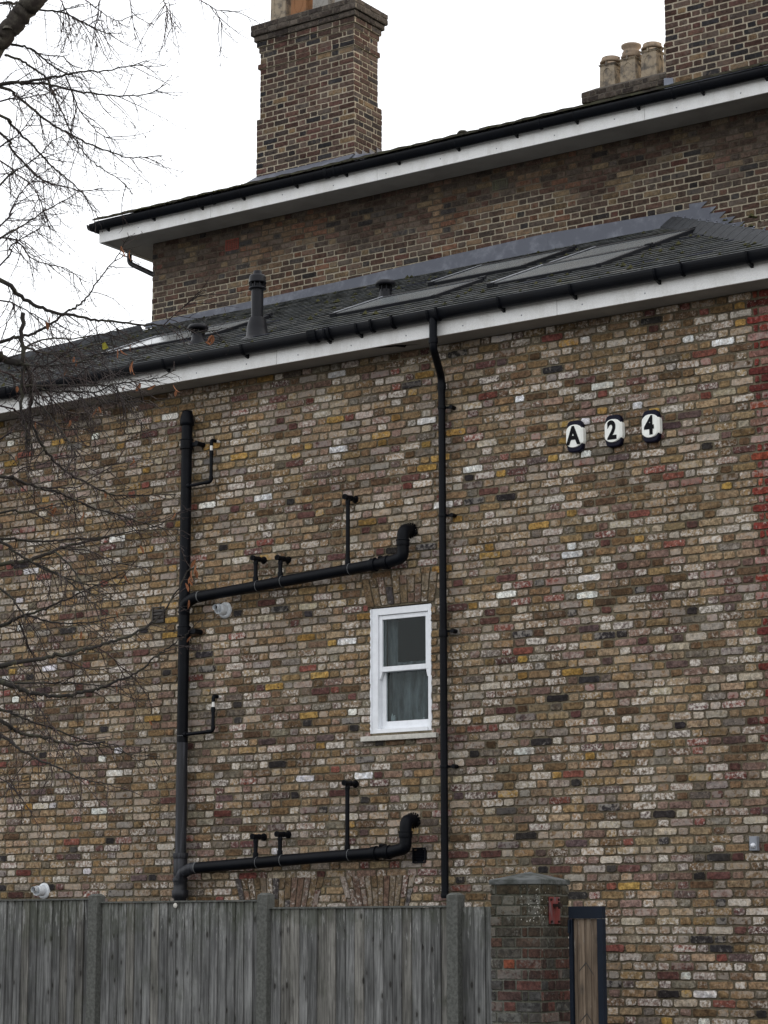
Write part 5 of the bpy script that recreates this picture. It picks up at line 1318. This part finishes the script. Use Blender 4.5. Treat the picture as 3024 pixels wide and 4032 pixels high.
branch([(-14.18, -0.135, 2.245), (-12.66, -0.135, 2.318), (-11.83, -0.135, 2.352)], (-11.68, -0.135, 2.47), (-11.68, -0.0, 2.637),
       [(-13.40, 2.53, 0), (-13.11, 2.545, 0), (-12.33, 2.995, 1)], None, 2.23, 'l')
for (zb_, zt_, xw) in ((6.055, 6.475, -14.03), (3.565, 3.905, -13.965)):
    T3('waste_pipe', [(SX + 0.03, SY - 0.02, zb_ - 0.02), (xw, -0.10, zb_), (xw, -0.10, zt_ - 0.11)], 0.0175, sp, fl=0.025, seg=12)
    ring('waste_elbow', (xw, -0.10, zb_ + 0.035), (0, 0, 1), 0.0215, 0.04, sp); ring('waste_elbow', (xw - 0.05, -0.10, zb_ - 0.003), (1, 0, 0), 0.0215, 0.05, sp)
    ring('waste_coupling', (xw, -0.10, zt_ - 0.13), (0, 0, 1), 0.022, 0.05, sp)
    T3('white_pipe', [(xw, -0.10, zt_ - 0.12), (xw, -0.10, zt_ - 0.02)], 0.0145, sp, M['white_pvc'], seg=12)
    T3('waste_elbow', [(xw, -0.10, zt_ - 0.055), (xw, -0.10, zt_), (xw + 0.01, -0.045, zt_ + 0.0)], 0.019, sp, fl=0.02, seg=12)
    T3('white_pipe', [(xw + 0.01, -0.05, zt_), (xw + 0.012, 0.01, zt_)], 0.0145, sp, M['white_pvc'], seg=12)
    ring('boss', (SX + 0.055, SY - 0.02, zb_ - 0.018), (1, 0, 0.02), 0.027, 0.03, sp)
    ring('sealant_ring', (SX, SY, zb_ - 0.03), (0, 0, 1), 0.0565, 0.006, sp, M['grey_sealant'] if zb_ < 5 else BP)

dp = empty('downpipe', (-11.29, -0.08, 1.9), 'slim black rainwater downpipe from the lower gutter, right of the window', 'drain pipe')
k = MB(); k.tube([(-11.185, -0.388, 7.25), (-11.185, -0.388, 7.0)], 0.038, 16); k.build('gutter_outlet', BP, dp)
ring('pipe_collar', (-11.185, -0.388, 7.01), (0, 0, 1), 0.044, 0.05, dp)
T3('swan_neck', [(-11.185, -0.388, 7.02), (-11.185, -0.388, 6.94), (-11.292, -0.09, 6.74), (-11.295, -0.08, 6.60)], 0.036, dp, fl=0.05)
T3('pipe', [(-11.295, -0.08, 6.66), (-11.292, -0.08, 1.93)], 0.034, dp, seg=18)
ring('pipe_collar', (-11.295, -0.08, 6.655), (0, 0, 1), 0.041, 0.06, dp)
for z in (6.448, 5.423, 4.346, 3.109):
    ring('pipe_clip', (-11.293, -0.08, z), (0, 0, 1), 0.040, 0.030, dp)
    k = MB(); k.box((-11.26, -0.062, z - 0.010), (-11.215, -0.048, z + 0.010)); k.tube([(-11.205, -0.07, z), (-11.205, 0.0, z)], 0.020, 12); k.build('clip_lug', BP, dp)
    if z in (4.346,): ring('pipe_collar', (-11.293, -0.08, z - 0.03), (0, 0, 1), 0.042, 0.05, dp)
ring('pipe_collar', (-11.292, -0.08, 1.955), (0, 0, 1), 0.040, 0.03, dp); k = MB(); k.box((-11.35, -0.06, 1.945), (-11.31, -0.045, 1.965)); k.build('clip_lug', BP, dp)

# ------------------------------------------------------------------ flues, vents, sensor light
def flue(x, z, lab, cut):
    e = empty('boiler_flue', (x, 0, z), lab, 'flue', 'pale grey balanced flues on the brick wall')
    k = MB(); k.lathe([(0.05, 0.02), (0.052, 0.026), (0.07, 0.022), (0.080, 0.012), (0.082, 0.0)], (x, 0, z), 26, 'y'); k.build('flange', M['grey_pvc'], e)
    k = MB(); k.lathe([(0.050, 0.0), (0.050, 0.115), (0.045, 0.118), (0.044, 0.03)], (x, 0, z), 24, 'y'); k.build('outer_tube', M['grey_pvc'], e)
    k = MB(); k.lathe([(0.0445, 0.06), (0.001, 0.06)], (x, 0, z), 20, 'y'); k.build('tube_inside', M['dark_void'], e)
    k = MB(); k.tube([(x, -0.05, z + 0.008), (x - 0.004, -0.165, z + 0.012)], 0.030, 18, caps=False); k.build('inner_tube', M['grey_pvc'], e)
    k = MB(); k.lathe([(0.029, 0.12), (0.001, 0.12)], (x, 0, z + 0.011), 16, 'y'); k.build('tube_inside', M['dark_void'], e)
    k = MB(); k.box((x - 0.002, -0.115, z - 0.043), (x + 0.002, -0.06, z - 0.02)); k.build('spacer', M['grey_pvc'], e)
flue(-13.906, 4.761, 'pale grey boiler flue under the upper pipe branch, beside the soil pipe', 0)
flue(-16.225, 2.055, 'pale grey boiler flue just above the fence at the lower left', 1)
def louvre(x0, x1, z0, z1, mat, lab, n, round_=False):
    e = empty('wall_vent', ((x0 + x1) / 2, 0, z0), lab, 'vent')
    k = MB(); b_ = 0.014
    k.box((x0, -0.018, z0), (x0 + b_, 0.01, z1)); k.box((x1 - b_, -0.018, z0), (x1, 0.01, z1)); k.box((x0 + b_, -0.017, z0), (x1 - b_, 0.01, z0 + b_)); k.box((x0 + b_, -0.017, z1 - b_), (x1 - b_, 0.01, z1))
    bevel(k.build('vent_frame', mat, e), 0.003)
    boxo('vent_back', (x0 + .01, 0.0, z0 + .01), (x1 - .01, 0.004, z1 - .01), M['dark_void'], e)
    for i in range(n):
        z = lerp(z0 + b_, z1 - b_, (i + .5) / n); h = (z1 - z0 - 2 * b_) / n
        ins = 0.0
        if round_:
            f = abs((i + .5) / n - .5) * 2; ins = (x1 - x0) / 2 * (1 - math.sqrt(max(0, 1 - f * f)) * 0.9) * 0.8
        k = MB(); k.add([(x0 + b_ + ins, -0.014, z - h * .45), (x1 - b_ - ins * .4, -0.014, z - h * .45), (x1 - b_ - ins * .4, -0.002, z + h * .4), (x0 + b_ + ins, -0.002, z + h * .4), (x0 + b_ + ins, -0.010, z - h * .5), (x1 - b_ - ins * .4, -0.010, z - h * .5)], [(0, 1, 2, 3), (4, 5, 1, 0)])
        k.build('louvre', mat, e)
M['vent_brown'] = simple('brown_plastic', (0.055, 0.048, 0.042), 0.6, 0.3, 0.15)
louvre(-14.839, -14.685, 4.70, 4.865, M['vent_brown'], 'brown louvred vent left of the soil pipe, behind the twigs', 4)
louvre(-11.689, -11.543, 2.25, 2.391, BP, 'black square vent beside the foot of the downpipe', 8, True)
e = empty('sensor_light', (-8.265, -0.02, 2.29), 'small silver wall sensor at the right edge of the wall', 'wall light')
k = MB(); k.box((-8.301, -0.055, 2.289), (-8.232, 0.0, 2.407)); bevel(k.build('housing', M['metal_grey'], e), 0.004)
k = MB(); k.lathe([(0.001, 0.03), (0.012, 0.027), (0.021, 0.014), (0.023, 0.0)], (-8.266, -0.055, 2.33), 18, 'y'); k.build('lens', M['chrome'], e)
k = MB(); k.tube([(-8.289, -0.068, 2.326), (-8.243, -0.068, 2.326)], 0.004, 6); k.build('lens_band', BP, e)

# ------------------------------------------------------------------ A 2 4
def plaque(x, z, ch, lab):
    e = empty('letter_plaque' if ch == 'A' else 'number_plaque', (x, 0, z), lab, 'plaque', 'wall plaques reading A 2 4')
    def sup(w_, h_, p, n=36):
        out = []
        for i in range(n):
            a = 2 * math.pi * i / n; c, s_ = math.cos(a), math.sin(a)
            out.append((math.copysign(abs(c) ** (2 / p), c) * w_, math.copysign(abs(s_) ** (2 / p), s_) * h_))
        return out
    k = MB(); k.prism([(x + p[0], z + p[1]) for p in sup(0.083, 0.146, 4.2)], 'y', -0.058, 0.0)
    bevel(k.build('plaque_body', M['navy_deep'], e), 0.012, 3)
    # white band: the front is oval, the flanks are square
    pts = []
    n = 14
    Wd, Hs, Ht = 0.089, 0.050, 0.108
    for i in range(n + 1):
        a = math.pi * i / n; pts.append((x + Wd * math.cos(a), z + Hs + (Ht - Hs) * math.sin(a)))
    for i in range(n + 1):
        a = math.pi + math.pi * i / n; pts.append((x + Wd * math.cos(a), z - Hs + (Ht - Hs) * math.sin(a)))
    inner = []
    for (px, pz) in pts: inner.append((x + (px - x) * 0.80 - 0.004, z + (pz - z) * 0.955))
    k = MB(); N_ = len(pts)
    k.v += [(p[0], 0.0, p[1]) for p in pts] + [(p[0], -0.050, p[1]) for p in pts] + [(p[0], -0.068, p[1]) for p in inner]
    for lv in (0, 1):
        for i in range(N_):
            j = (i + 1) % N_; k.f.append((lv * N_ + i, lv * N_ + j, (lv + 1) * N_ + j, (lv + 1) * N_ + i)); k.sm.append(False)
    k.f.append(tuple(range(2 * N_, 3 * N_))); k.sm.append(False)
    k.build('plaque_face', M['plaque_white'], e)
    tc = bpy.data.curves.new('letter', 'FONT'); tc.body = ch; tc.align_x = 'CENTER'; tc.align_y = 'CENTER'
    tc.size = 0.226; tc.extrude = 0.0015; tc.offset = 0.0085
    tc.materials.append(M['letter_black'])
    tmp = bpy.data.objects.new('letter', tc)
    o = bpy.data.objects.new('letter', bpy.data.meshes.new_from_object(tmp)); bpy.data.objects.remove(tmp)
    o.location = (x - 0.006, -0.0705, z - 0.004); o.rotation_euler = (math.pi / 2, 0, 0)
    o.scale = (0.80 if ch != 'A' else 0.84, 1, 1)
    link(o, e)
plaque(-9.895, 6.005, 'A', 'oval white and navy plaque with a black letter A, leftmost of three')
plaque(-9.500, 6.005, '2', 'oval white and navy plaque with a black figure 2, middle of three')
plaque(-9.128, 6.000, '4', 'oval white and navy plaque with a black figure 4, rightmost of three')

# ------------------------------------------------------------------ fence
FY = -2.30
fe = empty('fence', (-12, FY, 0), 'weathered grey close-board fence with concrete posts in front of the house', 'fence')
rf = random.Random(15)
posts = [(-15.44, 1.97), (-13.47, 1.963), (-11.615, 1.950), (-9.754, 1.930)]
bays = [(-17.35, -15.50, 1.925), (-15.38, -13.53, 1.925), (-13.41, -11.67, 1.895), (-11.56, -9.81, 1.833), (-9.70, -9.39, 1.836)]
for x, zt_ in posts:
    k = MB(); a = 0.052
    k.box((x - a, FY - 0.055, 0), (x + a, FY + 0.055, zt_ - 0.02))
    k.add([(x - a, FY - .055, zt_ - .02), (x + a, FY - .055, zt_ - .02), (x + a, FY + .055, zt_ - .02), (x - a, FY + .055, zt_ - .02), (x - a * .6, FY - .03, zt_), (x + a * .6, FY - .03, zt_), (x + a * .6, FY + .03, zt_), (x - a * .6, FY + .03, zt_)],
          [(0, 1, 5, 4), (1, 2, 6, 5), (2, 3, 7, 6), (3, 0, 4, 7), (4, 5, 6, 7)])
    bevel(k.build('fence_post', M['post_conc'], fe), 0.006)
bm = []
for v in range(4):
    k = MB(); w_ = 0.122
    k.add([(0, 0, 0), (w_, -0.012, 0), (w_, 0.010, 0), (0, 0.006, 0), (0, 0, 1), (w_, -0.012, 1), (w_, 0.010, 1), (0, 0.006, 1)],
          [(3, 2, 1, 0), (4, 5, 6, 7), (0, 1, 5, 4), (1, 2, 6, 5), (2, 3, 7, 6), (3, 0, 4, 7)])
    me = bpy.data.meshes.new('board'); me.from_pydata(k.v, [], k.f); me.materials.append(M['fence_wood']); bm.append(me)
for bi, (x0, x1, zt_) in enumerate(bays):
    nb = max(3, round((x1 - x0) / 0.092)); st_ = (x1 - x0) / nb
    for i in range(nb):
        o = bpy.data.objects.new('board', bm[0])
        o.location = (x0 + i * st_, FY + rf.uniform(-0.004, 0.004) + 0.004, 0.12)
        o.scale = ((st_ + 0.012) / 0.122, 1, zt_ - 0.12 - 0.012 - rf.uniform(0, 0.004))
        o.rotation_euler = (0, rf.uniform(-0.0015, 0.0015), 0)
        f = rf.uniform(0.68, 1.3) * (0.92 if bi < 2 else 1.05); g_ = rf.uniform(0, 1)
        o.color = (f * (1.0 if g_ < .8 else 1.04), f, f * (1.03 if g_ < .8 else 0.96), 1)
        link(o, fe)
    if bi < 4:
        k = MB(); k.box((x0 - 0.005, FY - 0.022, zt_ - 0.014), (x1 + 0.005, FY + 0.025, zt_)); k.build('capping', M['post_conc'], fe)
    for zr in (0.4, 1.1, zt_ - 0.2):
        k = MB(); k.box((x0, FY + 0.02, zr), (x1, FY + 0.06, zr + 0.06)); k.build('rail', M['fence_wood'], fe)
k = MB(); k.lathe([(0.001, 0.004), (0.020, 0.003), (0.022, 0.0)], (-12.57, FY - 0.016, 1.855), 18, 'y')
tag(k.build('round_tag', M['sill_stone']), 'small round pale disc near the top of the fence', 'tag')

# ------------------------------------------------------------------ pier with cap and gate bracket
PX0, PX1, PY0, PY1 = -9.372, -8.931, -2.40, -1.965
PCH = 0.0795
pz = 1.985
k = MB(); k.box((PX0 + .006, PY0 + .006, 0), (PX1 - .006, PY1 - .006, pz)); pr_ = k.build('brick_pier', M['mortar_pier'])
tag(pr_, 'mossy red brick gate pier with a pyramid cap, right of the fence', 'gate pier')
rp = random.Random(23)
n_ = 22
lay(courses(PX0, PX1, pz - PCH * n_, pz, PCH, 0.335), lambda u, z: Vector((u, PY0, z)), 0, pr_, M['brick_pier'], M['brick_pier'], tone_pier, rp, jit=0.0018, rnd=0.005)
lay(courses(PY0 + 0.004, PY1, pz - PCH * n_ + .0001, pz, PCH, 0.335), lambda u, z: Vector((PX1, u, z)), math.pi / 2, pr_, M['brick_pier'], M['brick_pier'], tone_pier, rp, jit=0.0018, rnd=0.005)
k = MB(); o_ = 0.006
x0, x1, y0, y1 = PX0 - o_, PX1 + 0.012, PY0 - 0.012, PY1 + o_
k.add([(x0, y0, pz), (x1, y0, pz), (x1, y1, pz), (x0, y1, pz), (x0, y0, pz + .036), (x1, y0, pz + .036), (x1, y1, pz + .036), (x0, y1, pz + .036), ((x0 + x1) / 2, (y0 + y1) / 2, pz + .10)],
      [(3, 2, 1, 0), (0, 1, 5, 4), (1, 2, 6, 5), (2, 3, 7, 6), (3, 0, 4, 7), (4, 5, 8), (5, 6, 8), (6, 7, 8), (7, 4, 8)])
bevel(k.build('pier_cap', M['cap_conc'], pr_), 0.003)
# small lichen and droppings spots below the cap
k = MB()
for i in range(55):
    t = rp.random(); x = PX1 - rp.random() ** 1.5 * 0.16; z = pz - 0.03 - rp.random() * 0.26; s_ = rp.uniform(0.0015, 0.004)
    if rp.random() < .6: k.add([(x - s_, PY0 - .0105, z - s_), (x + s_, PY0 - .0105, z - s_), (x + s_ * .6, PY0 - .0105, z + s_ * 1.6), (x - s_ * .8, PY0 - .0105, z + s_)], [(0, 1, 2, 3)])
    else:
        y = PY0 + rp.random() ** 1.5 * 0.14; k.add([(PX1 + .0105, y - s_, z - s_), (PX1 + .0105, y + s_, z - s_), (PX1 + .0105, y + s_, z + s_), (PX1 + .0105, y - s_, z + s_)], [(0, 1, 2, 3)])
o = k.build('lichen', M['sill_stone'], pr_); o['kind'] = 'stuff'
gb = empty('gate_bracket', (PX1, -2.2, 1.69), 'rusty red iron hinge plate bolted to the side of the gate pier', 'hinge plate')
k = MB(); k.box((PX1 + 0.006, -2.284, 1.687), (PX1 + 0.016, -2.122, 1.890)); bevel(k.build('plate', M['red_iron'], gb), 0.002)
for yy in (-2.262, -2.150):
    for zz in (1.705, 1.870):
        k = MB(); k.tube([(PX1 + 0.016, yy, zz), (PX1 + 0.027, yy, zz)], 0.010, 6); k.build('bolt', M['rust_dark'], gb)
k = MB(); k.box((PX1 + 0.016, -2.235, 1.815), (PX1 + 0.075, -2.185, 1.838)); k.tube([(PX1 + 0.06, -2.21, 1.80), (PX1 + 0.06, -2.21, 1.85)], 0.012, 10); bevel(k.build('hinge_pin', M['rust_dark'], gb), 0.002)

# ------------------------------------------------------------------ gate
GX0, GX1, GY, GZ = -8.800, -8.508, -2.20, 1.818
ga = empty('gate', (GX0, GY, 0), 'narrow gate of brown boards in a dark navy metal frame', 'gate')
k = MB()
k.box((GX0, GY, 0.1), (GX0 + 0.030, GY + 0.055, GZ - 0.094)); k.box((GX1 - 0.048, GY, 0.1), (GX1, GY + 0.055, GZ - 0.094)); k.box((GX0, GY - 0.001, GZ - 0.093), (GX1, GY + 0.056, GZ))
bevel(k.build('gate_frame', M['navy'], ga), 0.003)
gw = (GX1 - 0.048) - (GX0 + 0.030); cuts = [0, 0.15, 0.44, 0.70, 1.0]
for i in range(4):
    a, b = GX0 + 0.030 + gw * cuts[i], GX0 + 0.030 + gw * cuts[i + 1]
    k = MB(); k.box((a + 0.001, GY + 0.022, 0.12), (b - 0.001, GY + 0.040, GZ - 0.094)); o = bevel(k.build('gate_board', M['gate_wood'], ga), 0.003, 1)
    f = (0.85, 1.2, 0.95, 1.05)[i]; o.color = (f, f, f, 1)
# dark ray-shaped knot marks sawn across the boards
k = MB()
for zc in (1.36, 0.985):
    for sx in (-1, 1):
        xa, xb = -8.665, -8.665 + sx * 0.062
        za, zb_ = zc + 0.03, zc - (0.03 if sx < 0 else 0.055)
        k.add([(xa, GY + 0.0212, za), (xb, GY + 0.0212, zb_), (xb, GY + 0.0212, zb_ + 0.010), (xa, GY + 0.0212, za + 0.016)], [(0, 1, 2, 3)])
k.build('knot', M['vent_brown'], ga)
k = MB(); k.tube([(GX0 + 0.008, GY - 0.012, GZ - 0.10), (GX0 + 0.008, GY - 0.012, GZ - 0.20)], 0.009, 10); k.build('hinge', M['navy'], ga)

# ------------------------------------------------------------------ tree
tr = empty('tree', (-8.15, -11.3, 0), 'bare tree with drooping twiggy branches and a few brown leaves, at the left', 'tree')
rt = random.Random(42)
k = MB()
tp = [Vector((-8.15, -11.3, 0.0)), Vector((-8.14, -11.32, 1.6)), Vector((-8.08, -11.4, 3.2)), Vector((-8.0, -11.5, 5.0)), Vector((-7.95, -11.6, 7.5))]
k.tube(tp, [0.26, 0.19, 0.16, 0.13, 0.08], 16); k.build('trunk', M['bark'], tr)
def smooth(pts, n=5):
    P = [Vector(p) for p in pts]
    P = [P[0] * 2 - P[1]] + P + [P[-1] * 2 - P[-2]]
    out = []
    for i in range(1, len(P) - 2):
        for j in range(n):
            t = j / n
            a, b, c, d = P[i - 1], P[i], P[i + 1], P[i + 2]
            out.append(0.5 * ((2 * b) + (c - a) * t + (2 * a - 5 * b + 4 * c - d) * t * t + (3 * b - a - 3 * c + d) * t ** 3))
    out.append(P[-2])
    return out
tw = MB()
def seg(mb, a, b, r0, r1):
    d = (b - a)
    if d.length < 1e-5: return
    d.normalize()
    n1 = d.cross(Vector((0.3, 0.2, 1))).normalized(); n2 = d.cross(n1)
    k0 = len(mb.v)
    for c, r in ((a, r0), (b, r1)):
        for i in range(3):
            an = 2.094 * i; mb.v.append(tuple(c + (n1 * math.cos(an) + n2 * math.sin(an)) * r))
    mb.f += [(k0, k0 + 1, k0 + 4, k0 + 3), (k0 + 1, k0 + 2, k0 + 5, k0 + 4), (k0 + 2, k0, k0 + 3, k0 + 5)]; mb.sm += [True] * 3
TIPS = []
def twig(p, d, L, r, lvl):
    nst = max(3, int(L / (0.028 if lvl == 0 else 0.016)))
    st = L / nst
    for i in range(nst):
        t = i / nst
        d = (d + Vector((rt.gauss(0, .11), rt.gauss(0, .11), rt.gauss(0, .11) - (0.05 if lvl == 0 else 0.01) * (1 - t) + (0.035 if t > .6 else 0)))).normalized()
        q = p + d * st
        ra, rb = r * (1 - .62 * t), r * (1 - .62 * (t + 1 / nst))
        seg(tw, p, q, ra, rb)
        p = q
        if lvl < 2 and i > 0:
            pr = 0.80 if lvl == 0 else 0.42
            if rt.random() < pr:
                s_ = d.cross(Vector((rt.gauss(0, 1), rt.gauss(0, 1), rt.gauss(0, 1)))).normalized()
                nd = (d * rt.uniform(.5, 1.0) + s_ * rt.uniform(.5, 1.0)).normalized()
                twig(p, nd, L * rt.uniform(.16, .42) * (1 - .4 * t), max(r * .55, .0011), lvl + 1)
        elif lvl == 2 and rt.random() < 0.3:
            seg(tw, p, p + Vector((rt.gauss(0, .004), rt.gauss(0, .004), rt.gauss(0, .004))), .0016, .0008)
    TIPS.append((p.copy(), lvl))
for li, (pts, r0, r1, npre) in enumerate(LIMBS):
    sp_ = smooth(pts, 5)
    for i in range(1, len(sp_) - 1):
        sp_[i] = sp_[i] + Vector((rt.gauss(0, 1), rt.gauss(0, 1), rt.gauss(0, 1))) * min(0.004, r0 * 0.35)
    r0, r1 = r0 * (1.2 if li else 1.0), r1 * 1.35
    n = len(sp_)
    k0 = npre * 5
    rr = []
    for i in range(n):
        if i < k0: rr.append(r0 * (1 + 1.2 * (1 - i / k0)))
        else: rr.append(r0 + (r1 - r0) * ((i - k0) / (n - 1 - k0)) ** 0.8)
    if li == 0:
        rr = [max(0.03, a) * rt.uniform(.95, 1.05) for a in rr]
    k = MB(); k.tube(sp_, rr, 14 if r0 > .02 else 7)
    if li == 0:
        k.lathe([(0.022, 0), (0.016, 0.012), (0.001, 0.016)], sp_[k0 + 14] + Vector((0.02, -0.03, -0.02)), 10)
    k.build('branch', M['bark'] if li == 0 else (M['bark_green'] if r0 > .004 else M['twig']), tr)
    # side twigs
    acc = 0.0
    for i in range(max(1, k0), n - 1):
        a, b = sp_[i], sp_[i + 1]
        acc += (b - a).length
        t = (i - k0) / max(1, n - 1 - k0)
        while acc > 0.018:
            acc -= (0.016 if 23 < li < 47 else 0.017 if li < 24 else 0.031) * rt.uniform(.75, 1.35)
            if li == 0 and rt.random() < .5: continue
            d = (b - a).normalized()
            s_ = d.cross(Vector((rt.gauss(0, .5), rt.gauss(0, 1), rt.gauss(0, .5)))).normalized()
            if rt.random() < .60 and s_.z > 0: s_ = -s_
            nd = (d * rt.uniform(.5, 1.1) + s_ * rt.uniform(.5, 1.0) + Vector((0, 0, -0.12))).normalized()
            L_ = rt.choice([.04, .07, .11, .16, .22, .30]) * rt.uniform(.7, 1.2) * (1 - .45 * t)
            p = a.lerp(b, rt.random())
            twig(p, nd, L_, 0.0023 if L_ > .12 else .0017, 0 if L_ > .09 else 1)
o = tw.build('twigs', M['twig'], tr); o['kind'] = 'stuff'
# dry leaves still hanging
def leaf_mesh(L_, wd, rr):
    k = MB()
    n = 5
    for i in range(n + 1):
        t = i / n; w_ = wd * math.sin(math.pi * min(1, t * .93 + .07)) ** .8 * .5
        cu = 0.25 * L_ * t * t * rr
        k.v += [(-w_, cu + w_ * .8, -L_ * t), (0, cu, -L_ * t), (w_, cu + w_ * .8, -L_ * t)]
    for i in range(n):
        k.f += [(i * 3, i * 3 + 1, i * 3 + 4, i * 3 + 3), (i * 3 + 1, i * 3 + 2, i * 3 + 5, i * 3 + 4)]; k.sm += [True, True]
    me = bpy.data.meshes.new('leaf'); me.from_pydata(k.v, [], k.f); me.materials.append(M['leaf_brown']); return me
lm = [leaf_mesh(.05, .018, 1), leaf_mesh(.06, .014, -1.3), leaf_mesh(.045, .02, .6)]
for (x, y, z, n) in LEAVES:
    for i in range(n):
        o = bpy.data.objects.new('leaf', rt.choice(lm)); s_ = rt.uniform(.5, .85)
        o.location = (x + rt.gauss(0, .010), y + rt.gauss(0, .010), z + rt.gauss(0, .012)); o.scale = (s_, s_, s_)
        o.rotation_euler = (rt.gauss(0, .35), rt.gauss(0, .35), rt.uniform(0, 6.28)); link(o, tr)
k = MB(); x, y, z = YLEAF
for a, b in (((-.018, 0, .02), (.014, -.004, .026)), ):
    k.add([(x + a_ * .62, y + b_, z + c_ * .62) for a_, b_, c_ in ((-.02, 0, -.012), (-.014, -.005, .016), (.002, 0, .024), (.014, .004, .004), (.040, -.006, -.020), (.006, .006, -.016), (-.006, -.004, -.024))], [(0, 1, 2, 3), (0, 3, 5, 6), (3, 4, 5)])
o = k.build('leaf', M['leaf_yellow'], tr); o['label'] = 'single bright yellow leaf'
